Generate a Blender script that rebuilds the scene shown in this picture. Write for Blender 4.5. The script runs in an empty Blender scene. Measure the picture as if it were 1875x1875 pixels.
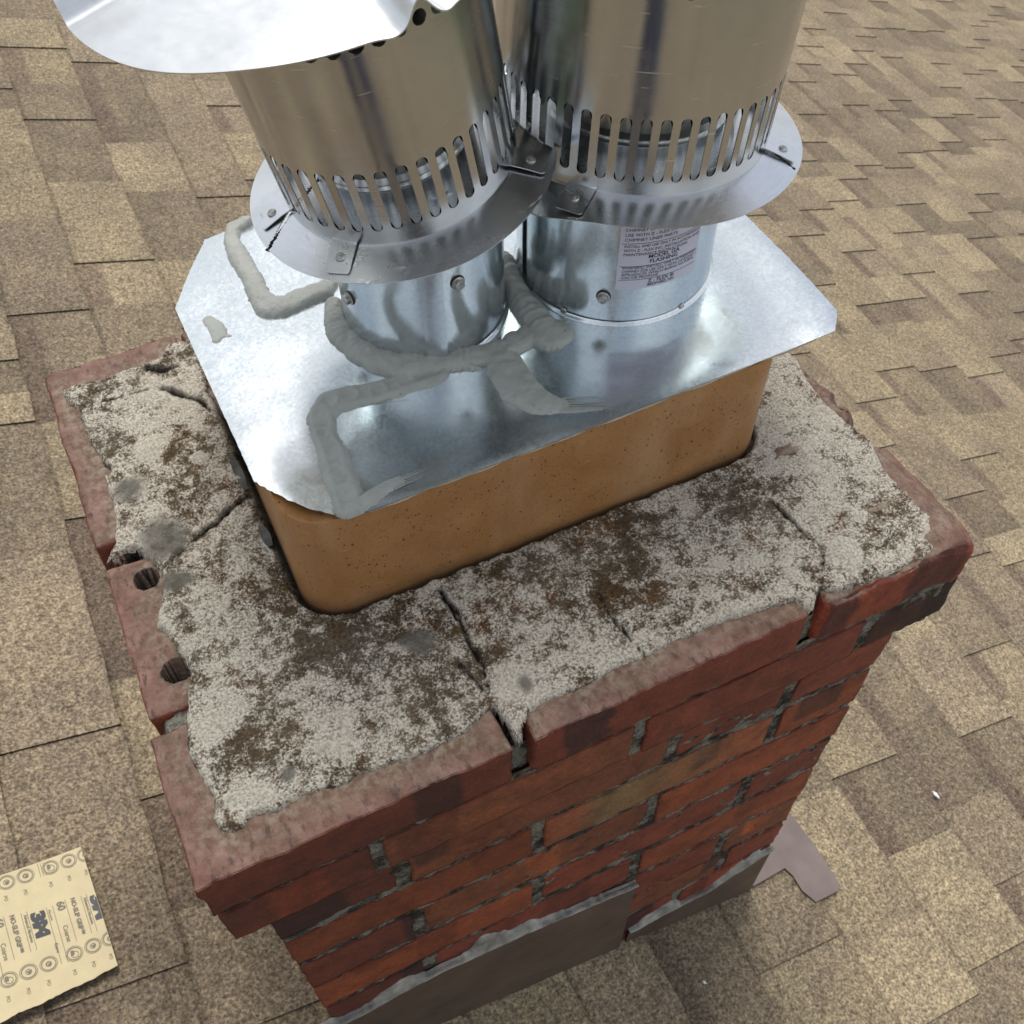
import bpy, bmesh, math, random
import numpy as np
from mathutils import Vector, Matrix

SC = bpy.context.scene
COL = SC.collection
A = np.array

# ------------------------------------------------------------------ camera, sky, sun, exposure
cam_d = bpy.data.cameras.new("camera")
cam = bpy.data.objects.new("camera", cam_d)
COL.objects.link(cam)
SC.camera = cam
CR = A([[0.903149338, -0.429316771, -0.002895315], [-0.346926383, -0.725819621, -0.593993235], [0.252909781, 0.537469058, -0.804464825]])
CC = A([0.1139, -0.3251, 0.8127])
m = Matrix.Identity(4)
for i in range(3):
    m[i][0] = CR[0][i]; m[i][1] = -CR[1][i]; m[i][2] = -CR[2][i]; m[i][3] = CC[i]
cam.matrix_world = m
cam_d.sensor_width = 36.0
cam_d.lens = 1942.1057 / 1875.0 * 36.0
cam_d.clip_start = 0.02
cam_d.clip_end = 500.0
cam_d.dof.use_dof = True
cam_d.dof.focus_distance = 0.88
cam_d.dof.aperture_fstop = 22.0

SUN_EL, SUN_AZ = math.radians(66), math.radians(70)      # azimuth measured from +X towards +Y
world = bpy.data.worlds.new("World")
SC.world = world
world.use_nodes = True
wn = world.node_tree
wn.nodes.clear()
w_out = wn.nodes.new("ShaderNodeOutputWorld")
w_bg = wn.nodes.new("ShaderNodeBackground")
w_sky = wn.nodes.new("ShaderNodeTexSky")
w_sky.sky_type = 'NISHITA'
w_sky.sun_disc = False
w_sky.sun_elevation = SUN_EL
w_sky.sun_rotation = math.pi / 2 - SUN_AZ
w_sky.air_density = 1.0
w_sky.dust_density = 3.0
w_sky.ozone_density = 1.0
# thin broken cloud: the blue of the sky mixed with soft white cloud
w_tc = wn.nodes.new("ShaderNodeTexCoord")
w_noise = wn.nodes.new("ShaderNodeTexNoise")
w_noise.inputs["Scale"].default_value = 1.6
w_noise.inputs["Detail"].default_value = 4.0
w_ramp = wn.nodes.new("ShaderNodeValToRGB")
w_ramp.color_ramp.elements[0].position = 0.38
w_ramp.color_ramp.elements[0].color = (0.35, 0.35, 0.35, 1)
w_ramp.color_ramp.elements[1].position = 0.62
w_ramp.color_ramp.elements[1].color = (0.95, 0.95, 0.95, 1)
w_mix = wn.nodes.new("ShaderNodeMixRGB")
w_mix.inputs[2].default_value = (9.5, 9.7, 10.0, 1)
w_bg.inputs["Strength"].default_value = 0.11
wn.links.new(w_tc.outputs["Generated"], w_noise.inputs["Vector"])
wn.links.new(w_noise.outputs["Fac"], w_ramp.inputs[0])
wn.links.new(w_ramp.outputs[0], w_mix.inputs[0])
wn.links.new(w_sky.outputs[0], w_mix.inputs[1])
wn.links.new(w_mix.outputs[0], w_bg.inputs["Color"])
wn.links.new(w_bg.outputs[0], w_out.inputs[0])

sun_d = bpy.data.lights.new("sun", 'SUN')
sun_d.energy = 2.4
sun_d.angle = math.radians(30)
sun_d.color = (1.0, 0.955, 0.88)
sun = bpy.data.objects.new("sun", sun_d)
COL.objects.link(sun)
sdir = Vector((math.cos(SUN_EL) * math.cos(SUN_AZ), math.cos(SUN_EL) * math.sin(SUN_AZ), math.sin(SUN_EL)))
sun.rotation_euler = sdir.to_track_quat('Z', 'Y').to_euler()
sun.location = (3, 3, 5)

SC.view_settings.view_transform = 'Standard'
SC.view_settings.look = 'None'
SC.view_settings.gamma = 1.0
SC.view_settings.exposure = 0.0

rng = np.random.default_rng(7)
random.seed(7)

# ------------------------------------------------------------------ numeric noise
def _hash(ix, iy, iz, seed):
    h = (ix * 374761393 + iy * 668265263 + iz * 2147483647 + seed * 974711) & 0xFFFFFFFF
    h = ((h ^ (h >> 13)) * 1274126177) & 0xFFFFFFFF
    h = (h ^ (h >> 16)) & 0xFFFFFFFF
    return h.astype(np.float64) / 4294967295.0

def vnoise(p, seed=0):
    p = np.asarray(p, float)
    i = np.floor(p).astype(np.int64)
    f = p - i
    u = f * f * (3 - 2 * f)
    r = 0
    for dx in (0, 1):
        wx = u[..., 0] if dx else 1 - u[..., 0]
        for dy in (0, 1):
            wy = u[..., 1] if dy else 1 - u[..., 1]
            for dz in (0, 1):
                wz = u[..., 2] if dz else 1 - u[..., 2]
                r = r + wx * wy * wz * _hash(i[..., 0] + dx, i[..., 1] + dy, i[..., 2] + dz, seed)
    return r * 2 - 1

def fbm(p, octaves=4, seed=0, gain=0.5):
    p = np.asarray(p, float)
    r = 0; a = 1; s = 0
    for o in range(octaves):
        r = r + a * vnoise(p * (2.03 ** o), seed + o * 17)
        s += a; a *= gain
    return r / s

# ------------------------------------------------------------------ object helpers
def mesh_obj(name, verts, faces, mat=None, parent=None, smooth=True, col=None, merge=None, solid=None, attr=None):
    me = bpy.data.meshes.new(name)
    me.from_pydata([tuple(map(float, v)) for v in verts], [], [tuple(int(x) for x in f) for f in faces])
    if col is not None:
        a = me.color_attributes.new("bcol", 'FLOAT_COLOR', 'POINT')
        c = np.ones((len(verts), 4)); c[:, :3] = col
        a.data.foreach_set("color", c.ravel())
    if attr is not None:
        for k, v in attr.items():
            a = me.attributes.new(k, 'FLOAT', 'POINT')
            a.data.foreach_set("value", np.asarray(v, float))
    if merge:
        bm = bmesh.new(); bm.from_mesh(me)
        bmesh.ops.remove_doubles(bm, verts=bm.verts, dist=merge)
        bmesh.ops.recalc_face_normals(bm, faces=bm.faces)
        bm.to_mesh(me); bm.free()
    me.validate()
    me.polygons.foreach_set("use_smooth", [smooth] * len(me.polygons))
    me.update()
    o = bpy.data.objects.new(name, me)
    COL.objects.link(o)
    if mat: me.materials.append(mat)
    if parent: o.parent = parent
    if solid:
        md = o.modifiers.new("thickness", 'SOLIDIFY')
        md.thickness = solid; md.offset = 0
    return o

def tag(o, label=None, cat=None, group=None, kind=None):
    if label: o["label"] = label
    if cat: o["category"] = cat
    if group: o["group"] = group
    if kind: o["kind"] = kind
    return o

def empty(name, loc=(0, 0, 0)):
    o = bpy.data.objects.new(name, None)
    COL.objects.link(o); o.location = loc
    o.empty_display_size = 0.05
    return o

class MB:
    def __init__(s): s.v = []; s.f = []; s.c = []; s.n = 0
    def add(s, v, f, c=None):
        v = np.asarray(v, float)
        s.v.append(v); s.f += [tuple(int(i) + s.n for i in q) for q in f]
        if c is not None:
            c = np.asarray(c, float)
            if c.ndim == 1: c = np.tile(c, (len(v), 1))
            s.c.append(c)
        s.n += len(v)
    def box(s, a, b, c=None):
        x0, y0, z0 = a; x1, y1, z1 = b
        v = [(x, y, z) for z in (z0, z1) for y in (y0, y1) for x in (x0, x1)]
        s.add(v, [(0, 2, 3, 1), (4, 5, 7, 6), (0, 1, 5, 4), (2, 6, 7, 3), (0, 4, 6, 2), (1, 3, 7, 5)], c)
    def build(s, name, mat, parent=None, **k):
        v = np.concatenate(s.v)
        return mesh_obj(name, v, s.f, mat, parent, col=np.concatenate(s.c) if s.c else None, **k)

def grid_faces(nu, nv, wrap_u=False):
    f = []
    for i in range(nu if wrap_u else nu - 1):
        i2 = (i + 1) % nu
        for j in range(nv - 1):
            f.append((i * nv + j, i2 * nv + j, i2 * nv + j + 1, i * nv + j + 1))
    return f

# ------------------------------------------------------------------ materials
def new_mat(name):
    mt = bpy.data.materials.new(name)
    mt.use_nodes = True
    nt = mt.node_tree
    b = nt.nodes["Principled BSDF"]
    return mt, nt, b

def N(nt, t, **k):
    n = nt.nodes.new(t)
    for a, v in k.items():
        if a in n.inputs.keys(): n.inputs[a].default_value = v
        else: setattr(n, a, v)
    return n

def noise(nt, scale, detail=4, rough=0.55, vec=None, dist=0.0):
    n = nt.nodes.new("ShaderNodeTexNoise")
    n.inputs["Scale"].default_value = scale; n.inputs["Detail"].default_value = detail
    n.inputs["Roughness"].default_value = rough; n.inputs["Distortion"].default_value = dist
    if vec is None:
        tc = nt.nodes.new("ShaderNodeTexCoord"); vec = tc.outputs["Object"]
    nt.links.new(vec, n.inputs["Vector"])
    return n.outputs["Fac"]

def ramp(nt, fac, stops, interp='LINEAR'):
    r = nt.nodes.new("ShaderNodeValToRGB")
    r.color_ramp.interpolation = interp
    e = r.color_ramp.elements
    while len(e) < len(stops): e.new(0.5)
    for i, (p, c) in enumerate(stops):
        e[i].position = p
        e[i].color = (c, c, c, 1) if isinstance(c, (int, float)) else (*c, 1)
    nt.links.new(fac, r.inputs[0])
    return r.outputs[0]

def mix(nt, fac, a, b, mode='MIX'):
    n = nt.nodes.new("ShaderNodeMixRGB"); n.blend_type = mode
    for s, v in ((0, fac), (1, a), (2, b)):
        if hasattr(v, "is_output"): nt.links.new(v, n.inputs[s])
        elif s == 0: n.inputs[0].default_value = v
        else: n.inputs[s].default_value = (v, v, v, 1) if isinstance(v, (int, float)) else (*v, 1)
    return n.outputs[0]

def math_n(nt, op, a, b=None, clamp=False):
    n = nt.nodes.new("ShaderNodeMath"); n.operation = op; n.use_clamp = clamp
    for s, v in ((0, a), (1, b)):
        if v is None: continue
        if hasattr(v, "is_output"): nt.links.new(v, n.inputs[s])
        else: n.inputs[s].default_value = v
    return n.outputs[0]

def bump(nt, bsdf, height, strength=0.5, dist=0.002, prev=None):
    n = nt.nodes.new("ShaderNodeBump")
    n.inputs["Strength"].default_value = strength; n.inputs["Distance"].default_value = dist
    nt.links.new(height, n.inputs["Height"])
    if prev: nt.links.new(prev, n.inputs["Normal"])
    nt.links.new(n.outputs[0], bsdf.inputs["Normal"])
    return n.outputs[0]

def attr_col(nt, name="bcol"):
    a = nt.nodes.new("ShaderNodeAttribute"); a.attribute_name = name
    return a

def objvec(nt, scale=(1, 1, 1), rot=(0, 0, 0)):
    tc = nt.nodes.new("ShaderNodeTexCoord"); mp = nt.nodes.new("ShaderNodeMapping")
    mp.inputs["Scale"].default_value = scale; mp.inputs["Rotation"].default_value = rot
    nt.links.new(tc.outputs["Object"], mp.inputs["Vector"])
    return mp.outputs[0]

# asphalt shingle: vertex colour carries each tab's own blend, noise gives the mineral granules
def mat_shingle():
    mt, nt, b = new_mat("asphalt_shingle")
    a = attr_col(nt)
    g1 = noise(nt, 210, 3, 0.75)
    g2 = noise(nt, 95, 3, 0.65)
    g3 = noise(nt, 9, 3, 0.5)
    c = mix(nt, 1.0, a.outputs["Color"], ramp(nt, g1, [(0.32, 0.34), (0.5, 1.0), (0.68, 1.85)]), 'MULTIPLY')
    c = mix(nt, 1.0, c, ramp(nt, g2, [(0.32, (0.68, 0.64, 0.62)), (0.5, 1.0), (0.7, (1.4, 1.36, 1.25))]), 'MULTIPLY')
    c = mix(nt, 1.0, c, ramp(nt, g3, [(0.3, (0.86, 0.85, 0.86)), (0.7, (1.14, 1.13, 1.08))]), 'MULTIPLY')
    nt.links.new(c, b.inputs["Base Color"])
    b.inputs["Roughness"].default_value = 0.9
    b.inputs["Specular IOR Level"].default_value = 0.25
    h = math_n(nt, 'ADD', g1, math_n(nt, 'MULTIPLY', g2, 0.8))
    bump(nt, b, h, 0.7, 0.003)
    return mt

def mat_brick(name="cap_brick", dusty=0.92):
    mt, nt, b = new_mat(name)
    a = attr_col(nt)
    n1 = noise(nt, 34, 6, 0.65)
    n2 = noise(nt, 240, 4, 0.7)
    n3 = noise(nt, 40, 4, 0.6)
    c = mix(nt, 1.0, a.outputs["Color"], ramp(nt, n1, [(0.32, (0.62, 0.56, 0.56)), (0.5, 1.0), (0.7, (1.30, 1.28, 1.2))]), 'MULTIPLY')
    c = mix(nt, 1.0, c, ramp(nt, n2, [(0.3, 0.72), (0.55, 1.0), (0.76, 1.6)]), 'MULTIPLY')
    # weathered pink dust and lime on upward faces, rust-brown lichen blotches
    geo = nt.nodes.new("ShaderNodeNewGeometry")
    sep = nt.nodes.new("ShaderNodeSeparateXYZ"); nt.links.new(geo.outputs["Normal"], sep.inputs[0])
    up = ramp(nt, sep.outputs[2], [(0.55, 0.0), (0.85, 1.0)])
    dust = mix(nt, ramp(nt, n3, [(0.4, 0.0), (0.62, 1.0)]), (0.145, 0.068, 0.050), (0.25, 0.145, 0.115))
    dust = mix(nt, ramp(nt, noise(nt, 22, 5, 0.65), [(0.5, 0.0), (0.64, 0.85)]), dust, (0.12, 0.075, 0.045))
    dust = mix(nt, ramp(nt, noise(nt, 1.0, 5, 0.75, objvec(nt, (150, 60, 90), (0, 0, 0.6))), [(0.53, 0.0), (0.62, 0.9)]), dust, (0.055, 0.030, 0.026))
    sta = nt.nodes.new("ShaderNodeAttribute"); sta.attribute_name = "lime"
    lim = mix(nt, ramp(nt, noise(nt, 120, 4, 0.7), [(0.42, 0.0), (0.6, 1.0)]), (0.125, 0.082, 0.045), (0.27, 0.225, 0.17))
    dust = mix(nt, math_n(nt, 'MULTIPLY', sta.outputs["Fac"], ramp(nt, noise(nt, 30, 4, 0.6), [(0.35, 0.25), (0.6, 1.0)])), dust, lim)
    c = mix(nt, math_n(nt, 'MULTIPLY', up, dusty), c, dust)
    nt.links.new(c, b.inputs["Base Color"])
    b.inputs["Roughness"].default_value = 0.72
    h = math_n(nt, 'ADD', math_n(nt, 'MULTIPLY', n2, 0.5), n3)
    bump(nt, b, h, 0.9, 0.0034)
    return mt

def mat_mortar_joint():
    mt, nt, b = new_mat("mortar_joint")
    n1 = noise(nt, 38, 6, 0.7); n2 = noise(nt, 300, 3, 0.7)
    c = mix(nt, ramp(nt, n1, [(0.43, 0.0), (0.58, 1.0)]), (0.026, 0.021, 0.015), (0.24, 0.23, 0.19))
    c = mix(nt, 1.0, c, ramp(nt, n2, [(0.3, 0.5), (0.7, 1.5)]), 'MULTIPLY')
    nt.links.new(c, b.inputs["Base Color"]); b.inputs["Roughness"].default_value = 0.95
    bump(nt, b, math_n(nt, 'ADD', n1, n2), 1.0, 0.006)
    return mt

# lichen-mottled cement crown
def mat_crown():
    mt, nt, b = new_mat("weathered_cement")
    tc = nt.nodes.new("ShaderNodeTexCoord")
    fine = noise(nt, 420, 4, 0.75)
    med = noise(nt, 62, 8, 0.78, dist=0.15)
    big = noise(nt, 17, 5, 0.62, dist=0.3)
    huge = noise(nt, 6, 3, 0.5)
    base = mix(nt, ramp(nt, big, [(0.40, 0.0), (0.6, 1.0)]), (0.115, 0.078, 0.042), (0.20, 0.155, 0.100))
    base = mix(nt, ramp(nt, huge, [(0.45, 0.0), (0.65, 0.8)]), base, (0.155, 0.138, 0.105))
    base = mix(nt, ramp(nt, noise(nt, 20, 5, 0.65), [(0.51, 0.0), (0.66, 0.75)]), base, (0.185, 0.095, 0.034))
    base = mix(nt, 1.0, base, ramp(nt, noise(nt, 300, 4, 0.7), [(0.35, 0.55), (0.5, 1.0), (0.65, 1.65)]), 'MULTIPLY')
    sel = math_n(nt, 'ADD', math_n(nt, 'MULTIPLY', med, 0.64), math_n(nt, 'MULTIPLY', fine, 0.34))
    sel = math_n(nt, 'ADD', sel, math_n(nt, 'MULTIPLY', math_n(nt, 'SUBTRACT', big, 0.5), 0.26))
    at = nt.nodes.new("ShaderNodeAttribute"); at.attribute_name = "lich"
    sel = math_n(nt, 'ADD', sel, math_n(nt, 'MULTIPLY', at.outputs["Fac"], 0.11))
    white = mix(nt, ramp(nt, fine, [(0.40, 0.0), (0.58, 1.0)]), (0.52, 0.465, 0.365), (0.95, 0.89, 0.77))
    c = mix(nt, ramp(nt, sel, [(0.432, 0.0), (0.462, 0.40), (0.512, 1.0)]), base, white)
    # bare grey cement patches
    gr = nt.nodes.new("ShaderNodeAttribute"); gr.attribute_name = "grey"
    grey = mix(nt, ramp(nt, med, [(0.35, 0.0), (0.65, 1.0)]), (0.17, 0.16, 0.13), (0.29, 0.275, 0.235))
    c = mix(nt, ramp(nt, gr.outputs["Fac"], [(0.25, 0.0), (0.7, 0.9)]), c, grey)
    ck = nt.nodes.new("ShaderNodeAttribute"); ck.attribute_name = "crevice_dark"
    c = mix(nt, ck.outputs["Fac"], c, (0.028, 0.022, 0.016))  # cracks, tile groove and outer rim coloured near-black
    nt.links.new(c, b.inputs["Base Color"]); b.inputs["Roughness"].default_value = 0.95
    b.inputs["Specular IOR Level"].default_value = 0.2
    h = math_n(nt, 'ADD', math_n(nt, 'MULTIPLY', sel, 1.8), math_n(nt, 'MULTIPLY', fine, 0.35))
    bump(nt, b, h, 1.0, 0.0055)
    return mt

def mat_clay():
    mt, nt, b = new_mat("glazed_clay")
    n1 = noise(nt, 16, 5, 0.6)
    c = ramp(nt, n1, [(0.3, (0.31, 0.145, 0.047)), (0.5, (0.365, 0.180, 0.063)), (0.7, (0.42, 0.222, 0.088))])
    vo = nt.nodes.new("ShaderNodeTexVoronoi"); vo.inputs["Scale"].default_value = 300
    vo.inputs["Randomness"].default_value = 1.0
    tc = nt.nodes.new("ShaderNodeTexCoord"); nt.links.new(tc.outputs["Object"], vo.inputs["Vector"])
    sepc = nt.nodes.new("ShaderNodeSeparateColor"); nt.links.new(vo.outputs["Color"], sepc.inputs[0])
    size = math_n(nt, 'MULTIPLY', math_n(nt, 'POWER', sepc.outputs[0], 8.0), 0.40)
    spk = math_n(nt, 'LESS_THAN', vo.outputs["Distance"], size)
    c = mix(nt, ramp(nt, noise(nt, 520, 3, 0.6), [(0.60, 0.0), (0.66, 0.65)]), c, (0.10, 0.035, 0.012))
    c = mix(nt, ramp(nt, noise(nt, 5, 4, 0.6, objvec(nt, (3.5, 3.5, 0.8))), [(0.5, 0.0), (0.8, 0.5)]), c, (0.50, 0.33, 0.19))
    c = mix(nt, ramp(nt, noise(nt, 30, 5, 0.7, objvec(nt, (1, 1, 5))), [(0.66, 0.0), (0.72, 0.5)]), c, (0.55, 0.42, 0.28))
    c = mix(nt, math_n(nt, 'MULTIPLY', spk, 0.85), c, (0.07, 0.022, 0.010))
    # grime at the foot of the tile
    sx = nt.nodes.new("ShaderNodeSeparateXYZ"); nt.links.new(tc.outputs["Object"], sx.inputs[0])
    foot = math_n(nt, 'ADD', sx.outputs[2], math_n(nt, 'MULTIPLY', noise(nt, 14, 4, 0.6), 0.03))
    c = mix(nt, ramp(nt, foot, [(0.016, 0.6), (0.034, 0.0)]), c, (0.085, 0.062, 0.042))
    nt.links.new(c, b.inputs["Base Color"])
    b.inputs["Roughness"].default_value = 0.42
    b.inputs["Coat Weight"].default_value = 0.15; b.inputs["Coat Roughness"].default_value = 0.2
    bump(nt, b, math_n(nt, 'ADD', noise(nt, 180, 3, 0.6), math_n(nt, 'MULTIPLY', spk, -0.6)), 0.25, 0.001)
    return mt

def mat_galv(name="galvanised_steel", wav=0.45, rough=0.13):
    mt, nt, b = new_mat(name)
    vo = nt.nodes.new("ShaderNodeTexVoronoi"); vo.inputs["Scale"].default_value = 420
    tc = nt.nodes.new("ShaderNodeTexCoord"); nt.links.new(tc.outputs["Object"], vo.inputs["Vector"])
    sepc = nt.nodes.new("ShaderNodeSeparateColor"); nt.links.new(vo.outputs["Color"], sepc.inputs[0])
    c = mix(nt, sepc.outputs[0], (0.62, 0.685, 0.72), (0.72, 0.78, 0.81))
    c = mix(nt, ramp(nt, noise(nt, 11, 4, 0.5), [(0.35, 0.0), (0.7, 0.35)]), c, (0.55, 0.58, 0.58))
    nt.links.new(c, b.inputs["Base Color"])
    b.inputs["Metallic"].default_value = 0.95
    r = math_n(nt, 'ADD', math_n(nt, 'MULTIPLY', sepc.outputs[1], 0.07), rough)
    r = math_n(nt, 'ADD', r, math_n(nt, 'MULTIPLY', ramp(nt, noise(nt, 25, 5, 0.6), [(0.4, 0.0), (0.7, 1.0)]), 0.05))
    nt.links.new(r, b.inputs["Roughness"])
    n1 = bump(nt, b, noise(nt, 9, 2, 0.4), wav, 0.006)
    pass
    return mt

def mat_alu(name="mill_aluminium", rough=0.2, k=1.0):
    mt, nt, b = new_mat(name)
    st = noise(nt, 60, 4, 0.6, objvec(nt, (1, 1, 18)))
    big = noise(nt, 8, 3, 0.5)
    c = mix(nt, st, (0.52 * k, 0.54 * k, 0.555 * k), (0.61 * k, 0.63 * k, 0.645 * k))
    c = mix(nt, ramp(nt, noise(nt, 13, 5, 0.65), [(0.45, 0.0), (0.75, 0.4)]), c, (0.42, 0.40, 0.37))
    scr = ramp(nt, noise(nt, 1.0, 2, 0.5, objvec(nt, (26, 34, 420), (0.35, 0.2, 0))), [(0.715, 0.0), (0.74, 1.0)])
    c = mix(nt, math_n(nt, 'MULTIPLY', scr, 0.55), c, (0.80, 0.80, 0.78))
    nt.links.new(c, b.inputs["Base Color"])
    b.inputs["Metallic"].default_value = 1.0
    r = math_n(nt, 'ADD', math_n(nt, 'MULTIPLY', st, 0.07), rough)
    r = math_n(nt, 'ADD', r, math_n(nt, 'MULTIPLY', ramp(nt, noise(nt, 22, 5, 0.7), [(0.45, 0.0), (0.7, 1.0)]), 0.10))
    r = math_n(nt, 'ADD', r, math_n(nt, 'MULTIPLY', scr, 0.3))
    nt.links.new(r, b.inputs["Roughness"])
    n1 = bump(nt, b, noise(nt, 7, 2, 0.4), 0.5, 0.004)
    bump(nt, b, st, 0.08, 0.0006, n1)
    return mt

def mat_simple(name, col, rough=0.6, metal=0.0, nscale=None, namt=0.25, bs=0.0, bscale=120, bdist=0.001):
    mt, nt, b = new_mat(name)
    b.inputs["Roughness"].default_value = rough; b.inputs["Metallic"].default_value = metal
    if nscale:
        f = noise(nt, nscale, 4, 0.6)
        c = mix(nt, 1.0, col, ramp(nt, f, [(0.3, 1 - namt), (0.7, 1 + namt)]), 'MULTIPLY')
        nt.links.new(c, b.inputs["Base Color"])
    else:
        b.inputs["Base Color"].default_value = (*col, 1)
    if bs: bump(nt, b, noise(nt, bscale, 4, 0.6), bs, bdist)
    return mt

def mat_sealant():
    mt, nt, b = new_mat("grey_sealant")
    n1 = noise(nt, 45, 4, 0.6)
    c = mix(nt, n1, (0.27, 0.285, 0.265), (0.40, 0.415, 0.385))
    pit = ramp(nt, noise(nt, 330, 2, 0.5), [(0.24, 1.0), (0.29, 0.0)])
    c = mix(nt, pit, c, (0.17, 0.17, 0.15))
    nt.links.new(c, b.inputs["Base Color"]); b.inputs["Roughness"].default_value = 0.55
    bump(nt, b, math_n(nt, 'ADD', n1, math_n(nt, 'MULTIPLY', noise(nt, 120, 5, 0.65), 0.6)), 0.8, 0.0026)
    return mt

M = dict(
    shingle=mat_shingle(), brick=mat_brick(), wall_brick=mat_brick("wall_brick", 0.0), joint=mat_mortar_joint(), crown=mat_crown(), clay=mat_clay(),
    galv=mat_galv(), galv_pipe=mat_galv("galvanised_collar", 0.6, 0.13), alu=mat_alu(rough=0.13), alu_ring=mat_alu("brushed_ring", 0.20, k=1.25),
    alu_lid=mat_alu("lid_aluminium", 0.30, k=1.22), pipe=mat_simple("dull_liner_pipe", (0.58, 0.61, 0.61), 0.25, 1.0, 30, 0.15, 0.2, 40),
    sealant=mat_sealant(), old_sealant=mat_simple('weathered_sealant', (0.27, 0.265, 0.24), 0.7, 0, 32, 0.6, 0.5, 70, 0.003), screw=mat_simple("zinc_screw", (0.45, 0.45, 0.43), 0.35, 1.0, 300, 0.3, 0.3, 400),
    rubber_shade=mat_simple("rubber_and_joint_shade", (0.03, 0.032, 0.035), 0.6),
    flash=mat_simple("brown_painted_metal", (0.085, 0.058, 0.043), 0.55, 0.0, 9, 0.30, 0.6, 6, 0.014),
    apron=mat_simple("mauve_brown_metal", (0.175, 0.138, 0.125), 0.5, 0.0, 18, 0.15, 0.3, 10, 0.004),
    label=mat_simple("label_paper", (0.60, 0.60, 0.72), 0.35), ink=mat_simple("black_ink", (0.025, 0.025, 0.035), 0.5),
    ink_grey=mat_simple("grey_print", (0.17, 0.155, 0.12), 0.6), ink_navy=mat_simple("navy_print", (0.030, 0.034, 0.045), 0.5),
    sand=mat_simple("buff_paper", (0.60, 0.51, 0.31), 0.65, 0.0, 30, 0.07, 0.15, 60, 0.002),
    grit=mat_simple("sandpaper_grit", (0.06, 0.045, 0.03), 0.9, 0, 400, 0.5, 0.8, 500, 0.002),
    white=mat_simple("white_flake", (0.75, 0.76, 0.78), 0.4), slate=mat_simple("dark_cement_sliver", (0.085, 0.088, 0.078), 0.85, 0, 80, 0.4, 0.6, 150, 0.002),
    black=mat_simple("soot_black", (0.012, 0.012, 0.012), 0.9), ground=mat_simple("lawn", (0.05, 0.075, 0.025), 0.95, 0, 0.8, 0.4),
)

# ------------------------------------------------------------------ roof
RS = 0.33
def roof_z(x): return -0.82 - RS * x
rn = A([RS, 0, 1.0]); rn /= np.linalg.norm(rn)

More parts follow.
